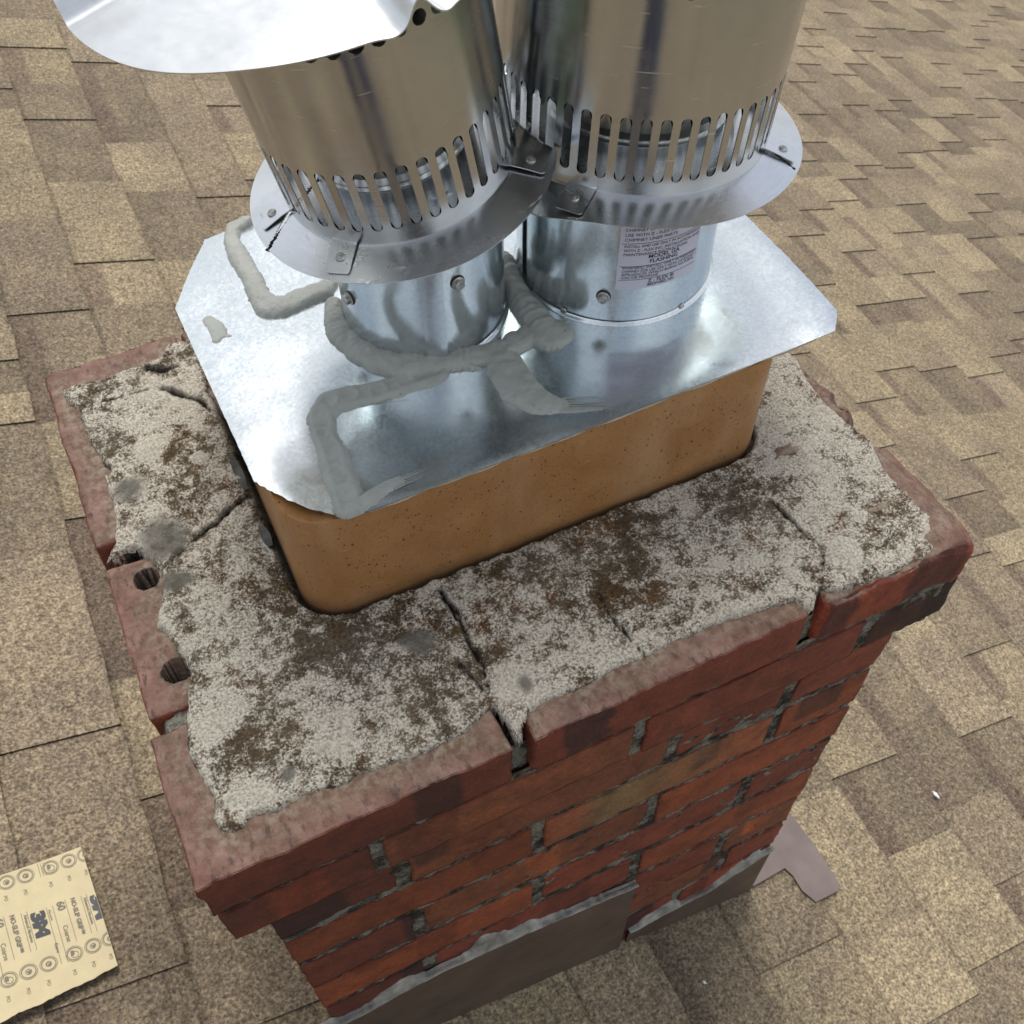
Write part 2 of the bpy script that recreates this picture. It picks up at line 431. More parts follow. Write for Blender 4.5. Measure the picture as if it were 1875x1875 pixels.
LIGHT = A([0.262, 0.216, 0.146]); MIDC = A([0.214, 0.174, 0.124]); DARKC = A([0.140, 0.104, 0.082])
def build_roof():
    mb = MB()
    butts = [-0.32, -0.145, 0.015, 0.188, 0.352, 0.500, 0.645, 0.830, 1.010, 1.185, 1.355]
    x = butts[0]
    while x > -5.0: x -= 0.169; butts.insert(0, x)
    while butts[-1] < 12.5: butts.append(butts[-1] + 0.169)
    known = {  # tab edges seen on the courses left of the chimney (by the course's lower edge)
        -0.145: [0.3845, 0.6149, 0.9938, 1.336],
        0.015: [0.10, 0.29, 0.4795, 0.7028, 1.072, 1.3323, 1.6743, 2.0239, 2.5285],
        0.188: [1.45, 1.6894, 1.8531, 2.1887, 2.4887],
        0.352: [1.60, 1.8515, 2.153, 2.3876, 2.6831, 2.8193],
        0.500: [2.1255, 2.4957, 2.7766]}
    r = random.Random(11)
    for bi in range(1, len(butts)):
        xa, xb = butts[bi - 1] - 0.006, butts[bi]
        ys = list(known.get(round(xb, 3), []))
        if ys:
            y = ys[0]
            while y > -5: y -= r.uniform(0.09, 0.27); ys.insert(0, y)
            y = ys[-1]
        else:
            y = -5 + r.uniform(0, 0.2); ys = [y]
        while y < 16: y += r.uniform(0.08, 0.27); ys.append(y)
        raised = r.random() < 0.5
        prev_t = None
        for si in range(len(ys) - 1):
            y0, y1 = ys[si], ys[si + 1]
            raised = not raised if r.random() < 0.85 else raised
            near = (xb < 4 and y1 < 6)
            h_low = 0.0066 + (0.0042 if raised else 0.0)
            t = r.random()
            col = LIGHT * (0.86 + 0.24 * t) if r.random() < 0.42 else (MIDC * (0.85 + 0.35 * t))
            if not raised and r.random() < 0.5: col = MIDC * (0.75 + 0.2 * t)
            ny = max(2, int((y1 - y0) / 0.03) + 1) if near else 2
            nx = 8 if near else 3
            U = np.linspace(0, 1, nx); V = np.linspace(0, 1, ny)
            if nx == 8: U = A([0, 0.075, 0.10, 0.30, 0.38, 0.7, 0.97, 1.0])
            uu, vv = np.meshgrid(U, V, indexing='ij')
            jit = 0.0012 if near else 0
            Y = y0 + (y1 - y0) * vv
            X = xa + (xb - xa) * uu + (uu == 1) * jit * np.sin(Y * 37 + bi * 1.7) * 1.5
            # slight skew: tab sides are not perfectly square
            H = 0.0006 + uu * h_low + (0.0038 if raised else 0.0) * (uu < 1) * (1 - uu) + 0.0012 * np.sin(Y * 5.3 + bi) * uu
            P = np.stack([X, Y, roof_z(X)], -1) + H[..., None] * rn
            P = P.reshape(-1, 3)
            cc = np.tile(col, (len(P), 1))
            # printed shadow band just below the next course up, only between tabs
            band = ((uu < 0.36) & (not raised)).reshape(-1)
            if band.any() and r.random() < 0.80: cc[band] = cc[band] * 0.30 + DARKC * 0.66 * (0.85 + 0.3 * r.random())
            if raised and nx == 8: cc[(uu < 0.09).reshape(-1)] *= 0.72  # thin shadow line painted on raised tabs below the course above
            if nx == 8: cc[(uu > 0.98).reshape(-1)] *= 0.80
            if r.random() < 0.3:
                cc[(uu > 0.6).reshape(-1)] = cc[(uu > 0.6).reshape(-1)] * 0.5 + MIDC * 0.5
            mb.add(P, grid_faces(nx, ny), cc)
            # butt edge and the two sides, coloured dark to paint shadow lines
            e = P.reshape(nx, ny, 3)[-1]
            low = e - rn * (h_low + 0.004)
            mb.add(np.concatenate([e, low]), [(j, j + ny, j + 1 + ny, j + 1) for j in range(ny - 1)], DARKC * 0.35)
            if raised:
                for jj in (0, ny - 1):
                    s = P.reshape(nx, ny, 3)[:, jj]
                    lo = s - rn * 0.012
                    q = [(i, i + 1, i + 1 + nx, i + nx) for i in range(nx - 1)]
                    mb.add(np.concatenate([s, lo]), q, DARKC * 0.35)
    o = mb.build("roof", M['shingle'], smooth=False)
    tag(o, "brown asphalt shingle roof with tan and dark tabs", "roof", kind="structure")
build_roof()
g = mesh_obj("ground", [(-90, -90, -6.5), (90, -90, -6.5), (90, 90, -6.5), (-90, 90, -6.5)], [(0, 1, 2, 3)], M['ground'])
tag(g, "lawn around the house below the roof", "ground", kind="structure")

# ------------------------------------------------------------------ chimney
TANZONE = (0.325, 0.475, -0.335, -0.250)
def brick(mb, a, b, col, r=0.003, step=0.009, amp=0.0007, seed=0, patches=True, top_step=None, holes=(), lime=None, drop=None):
    a = A(a, float); b = A(b, float); c = (a + b) / 2; h = (b - a) / 2
    col = A(col, float)
    for ax in range(3):
        for sgn in (-1, 1):
            if ax == 2 and sgn < 0 and a[2] > -0.02: continue
            st = top_step if (ax == 2 and sgn > 0 and top_step) else step
            u, v = [(1, 2), (2, 0), (0, 1)][ax]
            def lin(k):
                n = max(3, int((b[k] - a[k]) / st))
                L = np.linspace(a[k], b[k], n)
                return np.unique(np.concatenate([L, [a[k] + r * .4, a[k] + r, b[k] - r, b[k] - r * .4]]))
            lu, lv = lin(u), lin(v)
            uu, vv = np.meshgrid(lu, lv, indexing='ij')
            P = np.zeros(uu.shape + (3,)); P[..., u] = uu; P[..., v] = vv; P[..., ax] = c[ax] + sgn * h[ax]
            # round the edges
            q = np.clip(P, a + r, b - r); d = P - q; L = np.linalg.norm(d, axis=-1, keepdims=True)
            P = q + d / np.maximum(L, 1e-9) * r
            n3 = np.stack([fbm(P * 55 + k * 31 + seed, 3, seed + k) for k in range(3)], -1)
            n1 = np.stack([fbm(P * 16 + k * 11 + seed, 2, seed + 5 + k) for k in range(3)], -1)
            edge = np.clip(1 - (np.min(np.abs(np.abs(P - c) - h) + (np.arange(3) == ax) * 9, -1)) / 0.010, 0, 1)[..., None]
            nrm = np.zeros(3); nrm[ax] = sgn
            P = P + n3 * amp * (1 + 1.5 * edge) + n1 * amp * 1.5 - nrm * edge ** 2 * amp * 1.2
            if drop is not None: P[..., 2] += drop(P)
            if ax == 2 and sgn > 0:
                for (hx, hy, hr, hd) in holes:
                    dd = np.hypot(P[..., 0] - hx, P[..., 1] - hy) + 0.0016 * fbm(P * 110, 3, 3)
                    P[..., 2] -= hd * (dd < hr) * (1 - 0.15 * fbm(P * 60, 2, 9))
            cc = np.tile(col, uu.shape + (1,)).astype(float)
            rp = random.Random(seed * 13 + 5)
            for _ in range(2):
                if rp.random() < (0.55 if patches is True else patches):
                    x0 = a[0] + (b[0] - a[0]) * rp.random(); w_ = rp.uniform(0.025, 0.075)
                    kind = rp.choice([A([0.36, 0.42, 0.75]), A([0.45, 0.5, 0.7]), A([1.5, 1.35, 1.0]), A([0.75, 0.7, 0.7])])
                    zcut = a[2] + (b[2] - a[2]) * rp.choice([0, 0, 0.45])
                    xx = P[..., 0] + 0.0015 * fbm(P * 90, 2, 4)
                    on = (xx > x0) & (xx < x0 + w_) & (P[..., 2] > zcut - 0.002)
                    cc = cc * np.where(on[..., None], kind, 1.0)
            if patches:
                k2 = fbm(P * A([7, 7, 10]) + 50 + seed, 2, seed + 3)
                cc = cc * (1 + np.clip((k2[..., None] - 0.05) / 0.3, 0, 1) * A([0.25, 0.25, 0.1]))
            if a[1] < 0.03 and a[2] > -0.345 and b[2] < -0.250:       # one brick fired half buff
                w_ = np.clip((P[..., 0] - 0.345) / 0.035, 0, 1) * np.clip((0.56 - P[..., 0]) / 0.16, 0, 1)
                cc = cc * (1 - w_[..., None]) + TAN * w_[..., None]
            for (hx, hy, hr, hd) in holes:  # core holes painted near-black for the shade of their depth
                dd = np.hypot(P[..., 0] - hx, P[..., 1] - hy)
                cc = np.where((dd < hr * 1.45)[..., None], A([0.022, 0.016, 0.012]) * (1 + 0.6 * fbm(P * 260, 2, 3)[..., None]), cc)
            f = grid_faces(*uu.shape)
            if sgn < 0: f = [t[::-1] for t in f]
            mb.add(P.reshape(-1, 3), f, cc.reshape(-1, 3))

chimney = empty("brick_chimney", (0.375, 0.3, roof_z(0.375)))
tag(chimney, "weathered red brick chimney with a cracked cement crown rising through the shingle roof", "chimney")
base = Vector(chimney.location)
def chp(o, parent=chimney):
    o.parent = parent
    if parent is chimney: o.matrix_parent_inverse = Matrix.Translation(-base)
    return o

RED = A([0.162, 0.034, 0.018]); DRED = A([0.108, 0.024, 0.014]); ORG = A([0.212, 0.049, 0.018]); TAN = A([0.190, 0.115, 0.050]); PUR = A([0.055, 0.026, 0.034]); BRN = A([0.165, 0.048, 0.022])

def set_lime(o, crown_pts):
    me = o.data
    n = len(me.vertices); co = np.zeros(n * 3); me.vertices.foreach_get("co", co); co = co.reshape(-1, 3)
    d = poly_dist(co[:, :2], crown_pts)
    val = np.clip(1 - np.maximum(-d, 0) / 0.034, 0, 1) ** 1.3
    at = me.attributes.new("lime", 'FLOAT', 'POINT'); at.data.foreach_set("value", val)

def poly_dist(p, poly):
    """signed distance, positive inside"""
    poly = A(poly); q = np.roll(poly, -1, 0)
    best = np.full(len(p), 1e9); inside = np.zeros(len(p), bool)
    for a, b in zip(poly, q):
        ab = b - a; t = np.clip(((p - a) @ ab) / (ab @ ab + 1e-12), 0, 1)
        d = np.hypot(*(p - a - t[:, None] * ab).T)
        best = np.minimum(best, d)
        cond = ((a[1] > p[:, 1]) != (b[1] > p[:, 1]))
        xx = a[0] + (p[:, 1] - a[1]) * ab[0] / (ab[1] if abs(ab[1]) > 1e-9 else 1e-9)
        inside ^= cond & (p[:, 0] < xx)
    return np.where(inside, best, -best)

def line_dist(p, pts):
    best = np.full(len(p), 1e9)
    for a, b in zip(pts[:-1], pts[1:]):
        a = A(a); b = A(b); ab = b - a; t = np.clip(((p - a) @ ab) / (ab @ ab + 1e-12), 0, 1)
        best = np.minimum(best, np.hypot(*(p - a - t[:, None] * ab).T))
    return best

CROWN = [(0.0283, 0.0477), (0.0289, 0.0392), (0.033, 0.0339), (0.0405, 0.0299), (0.0492, 0.0296), (0.0552, 0.0349), (0.0638, 0.0341), (0.076, 0.0308), (0.0858, 0.0334), (0.102, 0.0346), (0.1144, 0.0312), (0.1363, 0.0283), (0.1465, 0.031), (0.1784, 0.0286), (0.2009, 0.0256), (0.2207, 0.0267), (0.2416, 0.03), (0.2586, 0.0371), (0.2677, 0.0405), (0.2699, 0.0165), (0.2708, 0.0028), (0.277, -0.0018), (0.2823, 0.0133), (0.2934, 0.0216), (0.3145, 0.0253), (0.334, 0.0233), (0.36, 0.0234), (0.383, 0.0268), (0.4029, 0.0243), (0.426, 0.0268), (0.4586, 0.0262), (0.4917, 0.0257), (0.5223, 0.0203), (0.5517, 0.0169), (0.5560, 0.0044), (0.5659, 0.0039), (0.5796, 0.015), (0.5937, 0.0078), (0.6267, 0.0051), (0.6588, 0.0030), (0.6841, 0.0030), (0.7073, 0.0072), (0.7059, 0.0154), (0.7045, 0.0215), (0.715, 0.0268), (0.7259, 0.0356), (0.7237, 0.0473), (0.7216, 0.0773), (0.7193, 0.1082), (0.7311, 0.1413), (0.7245, 0.1684), (0.72, 0.1992), (0.7204, 0.2286), (0.7281, 0.2642),
  (0.726, 0.35), (0.722, 0.45), (0.728, 0.555), (0.70, 0.572), (0.55, 0.565), (0.40, 0.572), (0.25, 0.566), (0.16, 0.575),
  (0.1274, 0.5771), (0.1174, 0.5611), (0.0936, 0.5592), (0.0589, 0.5582), (0.0256, 0.5612), (0.0124, 0.5598), (0.0135, 0.5432), (0.022, 0.525), (0.0225, 0.4954), (0.0232, 0.4759), (0.0273, 0.4622), (0.0293, 0.442), (0.0259, 0.4195), (0.0269, 0.3955), (0.0239, 0.3662), (0.0188, 0.3437), (0.0139, 0.3379), (0.0062, 0.3281), (0.0146, 0.3254), (0.0258, 0.3302), (0.0348, 0.3299), (0.0422, 0.3102), (0.0498, 0.294), (0.0487, 0.284), (0.0426, 0.2696), (0.0352, 0.2498), (0.0318, 0.2367), (0.0387, 0.2237), (0.0388, 0.2093), (0.0455, 0.1966), (0.0464, 0.1805), (0.0423, 0.1704), (0.0363, 0.1553), (0.0309, 0.1349), (0.0242, 0.1083), (0.0284, 0.0812), (0.0311, 0.0669), (0.0311, 0.0561)]

def build_chimney():
    # ---- top course, separate weathered bricks
    mb = MB()
    T = 0.0
    brick(mb, (0, 0, -0.067), (0.267, 0.139, T), DRED, seed=1, top_step=0.003, step=0.006, amp=0.0010, r=0.0022)
    brick(mb, (0.285, 0, -0.067), (0.560, 0.139, T), RED, seed=2, top_step=0.003, step=0.006, amp=0.0012, r=0.003)
    def chip(P):   # broken, rounded front right corner
        d = np.hypot(np.maximum(P[..., 0] - 0.70, 0), np.maximum(0.03 - P[..., 1], 0))
        return -0.6 * np.maximum(d - 0.030, 0)
    brick(mb, (0.578, 0, -0.070), (0.757, 0.139, T + 0.002), RED * A([1.25, 1.15, 1.0]), seed=3, top_step=0.004, amp=0.0026, r=0.011, step=0.006, drop=chip)
    # left side
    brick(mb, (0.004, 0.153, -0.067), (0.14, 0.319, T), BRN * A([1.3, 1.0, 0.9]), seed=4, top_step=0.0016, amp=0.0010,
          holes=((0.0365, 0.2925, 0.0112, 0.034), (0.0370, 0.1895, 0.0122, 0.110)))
    brick(mb, (0.0, 0.346, -0.067), (0.14, 0.594, T), RED, seed=5, top_step=0.004, amp=0.0012, r=0.004)
    # right side, crumbling
    def frac(P): return -0.012 * (1 + fbm(P * 40, 3, 8)) * (P[..., 0] > 0.70)
    brick(mb, (0.61, 0.150, -0.085), (0.742, 0.290, T + 0.002), PUR * 1.6, seed=6, top_step=0.003, amp=0.0055, r=0.012, step=0.006, drop=frac)
    brick(mb, (0.61, 0.300, -0.070), (0.748, 0.590, T), RED, seed=7, amp=0.002, r=0.006)
    # back
    brick(mb, (0.145, 0.455, -0.067), (0.280, 0.597, T), DRED, seed=8, amp=0.002, r=0.005)
    brick(mb, (0.296, 0.455, -0.067), (0.46, 0.594, T), RED, seed=9, amp=0.002, r=0.005)
    brick(mb, (0.475, 0.455, -0.067), (0.605, 0.594, T), RED, seed=10, amp=0.002, r=0.005)
    o = chp(mb.build("cap_course", M['brick'], merge=0.00005))
    set_lime(o, CROWN)

    # ---- corbel course just under it
    mb = MB()
    zt, zb = -0.0805, -0.151
    for i, (x0, x1, c) in enumerate([(0.0, 0.1335, DRED), (0.1450, 0.392, BRN), (0.406, 0.650, RED), (0.664, 0.768, DRED * 0.35)]):
        brick(mb, (x0, 0.0028 if i < 3 else 0.0060, zb), (x1, 0.14, zt - (0.004 if i == 3 else 0)), c, seed=20 + i, step=0.007, amp=0.0008 if i < 3 else 0.0014, r=0.0018 if i < 3 else 0.004)
    for i, (y0, y1) in enumerate([(0.152, 0.40), (0.412, 0.597)]):
        brick(mb, (0.0, y0, zb), (0.13, y1, zt), DRED, seed=30 + i, step=0.02)
        brick(mb, (0.63, y0, zb), (0.757, y1, zt), RED, seed=33 + i, step=0.02)
    brick(mb, (0.14, 0.47, zb), (0.61, 0.597, zt), RED, seed=36, step=0.03)
    o = chp(mb.build("corbel_course", M['wall_brick'], merge=0.00005))

    # ---- shaft
    mb = MB()
    zc = [-0.162, -0.250, -0.342, -0.437, -0.532, -0.633, -0.735, -0.830, -0.925, -1.020, -1.115]
    X0, X1, Y0, Y1 = 0.0287, 0.7213, 0.0148, 0.575
    joints = [[0.157, 0.456, 0.60], [0.303, 0.600], [0.160, 0.452], [0.306, 0.598], [0.160, 0.450], [0.310, 0.600], [0.155, 0.45, 0.62], [0.30, 0.55], [0.16, 0.45], [0.30, 0.6]]
    tones = [[DRED, BRN, RED, RED], [ORG * 0.8, BRN * 1.3, ORG], [DRED * 1.1, BRN * 0.9, ORG], [ORG, RED, RED * 0.9], [DRED, RED * 1.1, ORG], [RED, RED, BRN], [RED, ORG, BRN, RED], [RED] * 3, [RED] * 3, [DRED] * 3]
    jw = 0.0075
    for ci in range(len(zc) - 1):
        t = zc[ci] - (0.0035 if ci == 0 else 0.0076); bt = zc[ci + 1] + 0.0076
        xs = [X0] + joints[ci] + [X1]
        for k in range(len(xs) - 1):
            a = xs[k] + (jw if k else 0); b_ = xs[k + 1] - (jw if k < len(xs) - 2 else 0)
            yo = random.Random(ci * 7 + k).uniform(-0.0012, 0.0012)
            brick(mb, (a, Y0 + yo, bt), (b_, Y0 + 0.10, t), tones[ci][k], seed=50 + ci * 5 + k, step=0.007, amp=0.0009, r=0.0018)
        for k, (y0, y1) in enumerate([(0.12, 0.34), (0.353, Y1)] if ci % 2 else [(0.12, 0.26), (0.274, Y1)]):
            brick(mb, (X0, y0, bt), (X0 + 0.05, y1, t), tones[ci][0], seed=90 + ci * 5 + k, step=0.03, r=0.0035)
            brick(mb, (X1 - 0.05, y0, bt), (X1, y1, t), tones[ci][-1], seed=95 + ci * 5 + k, step=0.03, r=0.0035)
        brick(mb, (X0 + 0.06, Y1 - 0.05, bt), (X1 - 0.06, Y1, t), RED, seed=99 + ci, step=0.05, r=0.0035)
    chp(mb.build("shaft", M['wall_brick'], merge=0.00005))

    # ---- mortar between the bricks: rough recessed core
    mb = MB()
    def rough_wall(p0, p1, z0, z1, nrm, step=0.0045):
        n = max(3, int(np.linalg.norm(A(p1) - A(p0)) / step)); k = max(3, int((z1 - z0) / step))
        uu, zz = np.meshgrid(np.linspace(0, 1, n), np.linspace(z0, z1, k), indexing='ij')
        P = A(p0)[None, None] * (1 - uu[..., None]) + A(p1)[None, None] * uu[..., None]
        P = np.concatenate([P, zz[..., None]], -1)
        P = P + fbm(P * 110, 4, 4, 0.6)[..., None] * 0.0034 * A([*nrm, 0]) + A([*nrm, 0]) * 0.0014 * (fbm(P * 14, 2, 6)[..., None])
        mb.add(P.reshape(-1, 3), grid_faces(n, k))
    i_ = 0.0026
    rough_wall((X0 + i_, Y0 + i_), (X1 - i_, Y0 + i_), -1.25, -0.150, (0, -1))
    rough_wall((X0 + i_, Y1 - i_), (X0 + i_, Y0 + i_), -1.1, -0.150, (-1, 0), 0.02)
    rough_wall((X1 - i_, Y0 + i_), (X1 - i_, Y1 - i_), -1.25, -0.150, (1, 0), 0.01)
    rough_wall((X1 - i_, Y1 - i_), (X0 + i_, Y1 - i_), -1.1, -0.150, (0, 1), 0.03)
    j_ = 0.012
    rough_wall((0.004, 0.0062), (0.745, 0.0062), -0.152, -0.0655, (0, -1), 0.003)
    rough_wall((0.012, 0.0100), (0.735, 0.0100), -0.0670, -0.022, (0, -1), 0.002)
    rough_wall((0.016, 0.588), (0.016, 0.030), -0.155, -0.050, (-1, 0), 0.006)
    rough_wall((0.742, 0.012), (0.742, 0.585), -0.165, -0.050, (1, 0), 0.006)
    # tops under the crown and between the bricks
    n, k = 190, 150
    uu, vv = np.meshgrid(np.linspace(0.010, 0.742, n), np.linspace(0.014, 0.588, k), indexing='ij')
    Z = -0.042 + 0.010 * fbm(np.stack([uu * 45, vv * 45, uu * 0], -1), 3, 2)
    mb.add(np.stack([uu, vv, Z], -1).reshape(-1, 3), grid_faces(n, k))
    for ya, yb, zt_, xe in ((0.1375, 0.1545, -0.006, 0.006), (0.3175, 0.3475, -0.026, 0.012)):
        n, k = 40, 12
        uu, vv = np.meshgrid(np.linspace(xe, 0.10, n), np.linspace(ya, yb, k), indexing='ij')
        Z = zt_ + 0.009 * fbm(np.stack([uu * 70, vv * 70, uu * 0], -1), 4, 12, 0.6) - 0.030 * np.clip(1 - (uu - xe) / 0.012, 0, 1) ** 2
        mb.add(np.stack([uu, vv, Z], -1).reshape(-1, 3), grid_faces(n, k))
    # ledge of mortar under the corbel
    mb.add([(0.002, 0.016, -0.160), (0.755, 0.016, -0.160), (0.755, 0.592, -0.160), (0.002, 0.592, -0.160)], [(0, 3, 2, 1)])
    chp(mb.build("mortar", M['joint']))

    # ---- cement crown
    st = 0.0021
    xs = np.arange(-0.004, 0.760, st); ys = np.arange(-0.006, 0.600, st)
    X, Y = np.meshgrid(xs, ys, indexing='ij'); p = np.stack([X.ravel(), Y.ravel()], 1)
    p3 = np.stack([p[:, 0], p[:, 1], p[:, 0] * 0], 1)
    sd = poly_dist(p, CROWN) + 0.0016 * fbm(p3 * 180, 3, 21) + 0.0010 * fbm(p3 * 60, 2, 23)
    edge = np.clip(sd / 0.0055, 0, 1)
    prof = np.sqrt(np.clip(1 - (1 - edge) ** 2, 0, 1))
    H = -0.013 + prof * 0.0195
    H += (0.0018 * fbm(p3 * 30, 3, 31) + 0.0024 * fbm(p3 * 110, 4, 33, 0.6) + 0.0010 * fbm(p3 * 330, 2, 35)) * prof
    H += 0.0022 * fbm(p3 * 8, 2, 37)
    cracks = [([(0.2716, 0.1625), (0.2746, 0.139), (0.2752, 0.1142), (0.2729, 0.0974), (0.276, 0.0783), (0.2704, 0.0581), (0.2675, 0.0379)], 0.0010, 0.006),
              ([(0.0470, 0.288), (0.0508, 0.2924), (0.0652, 0.3014), (0.0835, 0.3088), (0.1001, 0.3191), (0.1122, 0.3226), (0.126, 0.3311), (0.152, 0.3418)], 0.0015, 0.008),
              ([(0.3982, 0.0994), (0.3975, 0.0717), (0.4016, 0.0426), (0.4064, 0.0227)], 0.0006, 0.0016),
              ([(0.5941, 0.1312), (0.5994, 0.0913), (0.604, 0.0685), (0.6092, 0.0533)], 0.0012, 0.003),
              ([(0.6092, 0.0533), (0.592, 0.030), (0.577, 0.0125)], 0.0012, 0.004),
              ([(0.1021, 0.5497), (0.12, 0.5374), (0.1301, 0.5382)], 0.0018, 0.006),
              ([(0.0532, 0.5219), (0.0766, 0.5197), (0.0944, 0.5184)], 0.0010, 0.003),
              ([(0.1089, 0.5133), (0.1259, 0.4943), (0.1392, 0.4808), (0.146, 0.4616)], 0.0022, 0.006),
              ([(0.256, 0.095), (0.262, 0.072), (0.2655, 0.055)], 0.0013, 0.003),
              ([(0.030, 0.437), (0.033, 0.430)], 0.0045, 0.014),
              ]
    crevice_dark = np.zeros(len(p))
    wob = 0.0036 * fbm(p3 * 75, 4, 41, 0.65)
    for pts, w, dpt in cracks:
        d = np.abs(line_dist(p, pts) + wob)
        w = w * np.clip(1.0 + 1.4 * fbm(p3 * 28, 2, 43), 0.25, 2.4)
        k = np.clip(1 - d / (w * 1.25), 0, 1)
        H -= dpt * np.sqrt(k) ; crevice_dark = np.maximum(crevice_dark, np.clip(1.35 - d / (w * 1.5), 0, 1))
    # groove round the clay tile
    q = np.abs(p - A([0.395, 0.356])) - (A([0.238, 0.178]) - 0.040)
    dc = np.hypot(np.maximum(q[:, 0], 0), np.maximum(q[:, 1], 0)) + np.minimum(np.maximum(q[:, 0], q[:, 1]), 0) - 0.040
    gw = 0.0035 + 0.005 * (p[:, 0] < 0.17) * (p[:, 1] > 0.2) + 0.003 * fbm(p3 * 60, 2, 51)
    kk = np.clip(1 - (dc - 0.0) / gw, 0, 1) * (dc < 0.03)
    H -= 0.012 * kk; crevice_dark = np.maximum(crevice_dark, np.clip(kk * 1.3, 0, 0.93))
    crevice_dark = np.maximum(crevice_dark, 0.85 * np.clip(1 - sd / 0.0020, 0, 1) * (fbm(p3 * 50, 2, 77) > -0.1))
    # soot/dark on the tongue that runs down the joint at the right
    # bare grey patches and pale raised lichen rosettes
    grey = np.zeros(len(p)); lich = 0.5 * fbm(p3 * 7, 2, 61)
    for gx, gy, gr in [(0.062, 0.332, 0.030), (0.062, 0.275, 0.017), (0.235, 0.120, 0.018), (0.30, 0.045, 0.01), (0.095, 0.055, 0.008), (0.045, 0.40, 0.02)]:
        grey = np.maximum(grey, np.clip(1.2 - np.hypot(p[:, 0] - gx, p[:, 1] - gy) / gr + 0.5 * fbm(p3 * 45, 3, 71), 0, 1))
    for lx, ly, lr, a_ in [(0.078, 0.440, 0.018, 2.2), (0.118, 0.405, 0.009, 2.2), (0.055, 0.130, 0.03, 1.0), (0.07, 0.05, 0.03, 1.1), (0.29, 0.055, 0.022, 1.5), (0.625, 0.040, 0.016, 2.6), (0.30, 0.03, 0.01, 1.4), (0.15, 0.08, 0.07, 0.5), (0.66, 0.16, 0.06, 0.6), (0.11, 0.48, 0.05, 0.9), (0.28, 0.15, 0.04, 0.35)]:
        kz = np.clip(1 - np.hypot(p[:, 0] - lx, p[:, 1] - ly) / lr, 0, 1)
        lich += a_ * np.sqrt(kz); H += 0.0012 * kz * (a_ > 1)
    for lx, ly, lr, a_ in [(0.175, 0.155, 0.05, 0.9), (0.42, 0.15, 0.10, 0.45), (0.09, 0.10, 0.04, 0.6), (0.21, 0.075, 0.05, 0.5), (0.57, 0.11, 0.06, 0.5), (0.03, 0.46, 0.04, 0.8)]:
        lich -= a_ * np.clip(1 - np.hypot(p[:, 0] - lx, p[:, 1] - ly) / lr, 0, 1)
    keep = (sd > -0.0008) & (dc > -0.012)
    idx = -np.ones(len(p), int); idx[keep] = np.arange(keep.sum())
    nx, ny = len(xs), len(ys); f = []
    I = idx.reshape(nx, ny)
    a_, b_, c_, d_ = I[:-1, :-1], I[1:, :-1], I[1:, 1:], I[:-1, 1:]
    okk = (a_ >= 0) & (b_ >= 0) & (c_ >= 0) & (d_ >= 0)
    f = np.stack([a_[okk], b_[okk], c_[okk], d_[okk]], 1)
    V = np.stack([p[:, 0], p[:, 1], H], 1)[keep]
    o = mesh_obj("cement_crown", V, f.tolist(), M['crown'], attr=dict(crevice_dark=crevice_dark[keep], grey=grey[keep], lich=lich[keep]))
    chp(o)

    # dark slivers of old cement standing against the clay tile
    mb = MB()
    for (x0, y0, x1, y1) in [(0.147, 0.395, 0.1485, 0.345), (0.148, 0.300, 0.1495, 0.272)]:
        pts = []
        for t in np.linspace(0, 1, 9):
            w = 0.0042 * math.sin(math.pi * min(max(t, 0.08), 0.92)) ** 0.5
            cx, cy = x0 + (x1 - x0) * t, y0 + (y1 - y0) * t
            pts += [(cx - w, cy, -0.01), (cx - w, cy, 0.009 + 0.002 * math.sin(t * 9)), (cx + w, cy, 0.010), (cx + w, cy, -0.01)]
        fc = []
        for i in range(8):
            for j in range(4): fc.append((i * 4 + j, i * 4 + (j + 1) % 4, i * 4 + 4 + (j + 1) % 4, i * 4 + 4 + j))
        chp(mesh_obj("cement_sliver", pts, fc, M['slate'], smooth=False))
build_chimney()

# ---- clay flue liner
def rrect(x0, y0, x1, y1, r, n=14):
    out = []
    for cx, cy, a0 in ((x1 - r, y0 + r, -90), (x1 - r, y1 - r, 0), (x0 + r, y1 - r, 90), (x0 + r, y0 + r, 180)):
        for i in range(n + 1):
            a = math.radians(a0 + 90 * i / n); out.append((cx + r * math.cos(a), cy + r * math.sin(a)))
    return out
def build_clay():
    outer = rrect(0.1585, 0.1800, 0.6310, 0.5300, 0.040)
    inner = rrect(0.1785, 0.2000, 0.6110, 0.5100, 0.022)
    def dens(o, m=6):
        r = []
        for a, b in zip(o, o[1:] + o[:1]):
            k = max(1, int(math.dist(a, b) / 0.02))
            for i in range(k): r.append((a[0] + (b[0] - a[0]) * i / k, a[1] + (b[1] - a[1]) * i / k))
        return r
    v, f = [], []
    od = dens(outer); zs = [-0.05, -0.01, 0.02, 0.05, 0.08, 0.11, 0.130, 0.1345]
    n = len(od)
    c = A([0.395, 0.362])
    for zi, z in enumerate(zs):
        for (x, y) in od:
            k = 0.0004 * fbm(A([[x * 12, y * 12, z * 16]]), 2, 5)[0] - (0.0015 if zi == len(zs) - 1 else 0)
            d = A([x, y]) - c; d /= np.linalg.norm(d)
            v.append((x + d[0] * k, y + d[1] * k, z))
    for i in range(len(zs) - 1):
        for j in range(n):
            f.append((i * n + j, i * n + (j + 1) % n, (i + 1) * n + (j + 1) % n, (i + 1) * n + j))
    o = mesh_obj("clay_flue_liner", v, f, M['clay'], solid=None)
    # rim and inner wall
    md = o.modifiers.new("wall", 'SOLIDIFY'); md.thickness = 0.018; md.offset = -1
    tag(o, "tan glazed clay flue tile with brown specks standing in the cement crown", "flue liner")
build_clay()

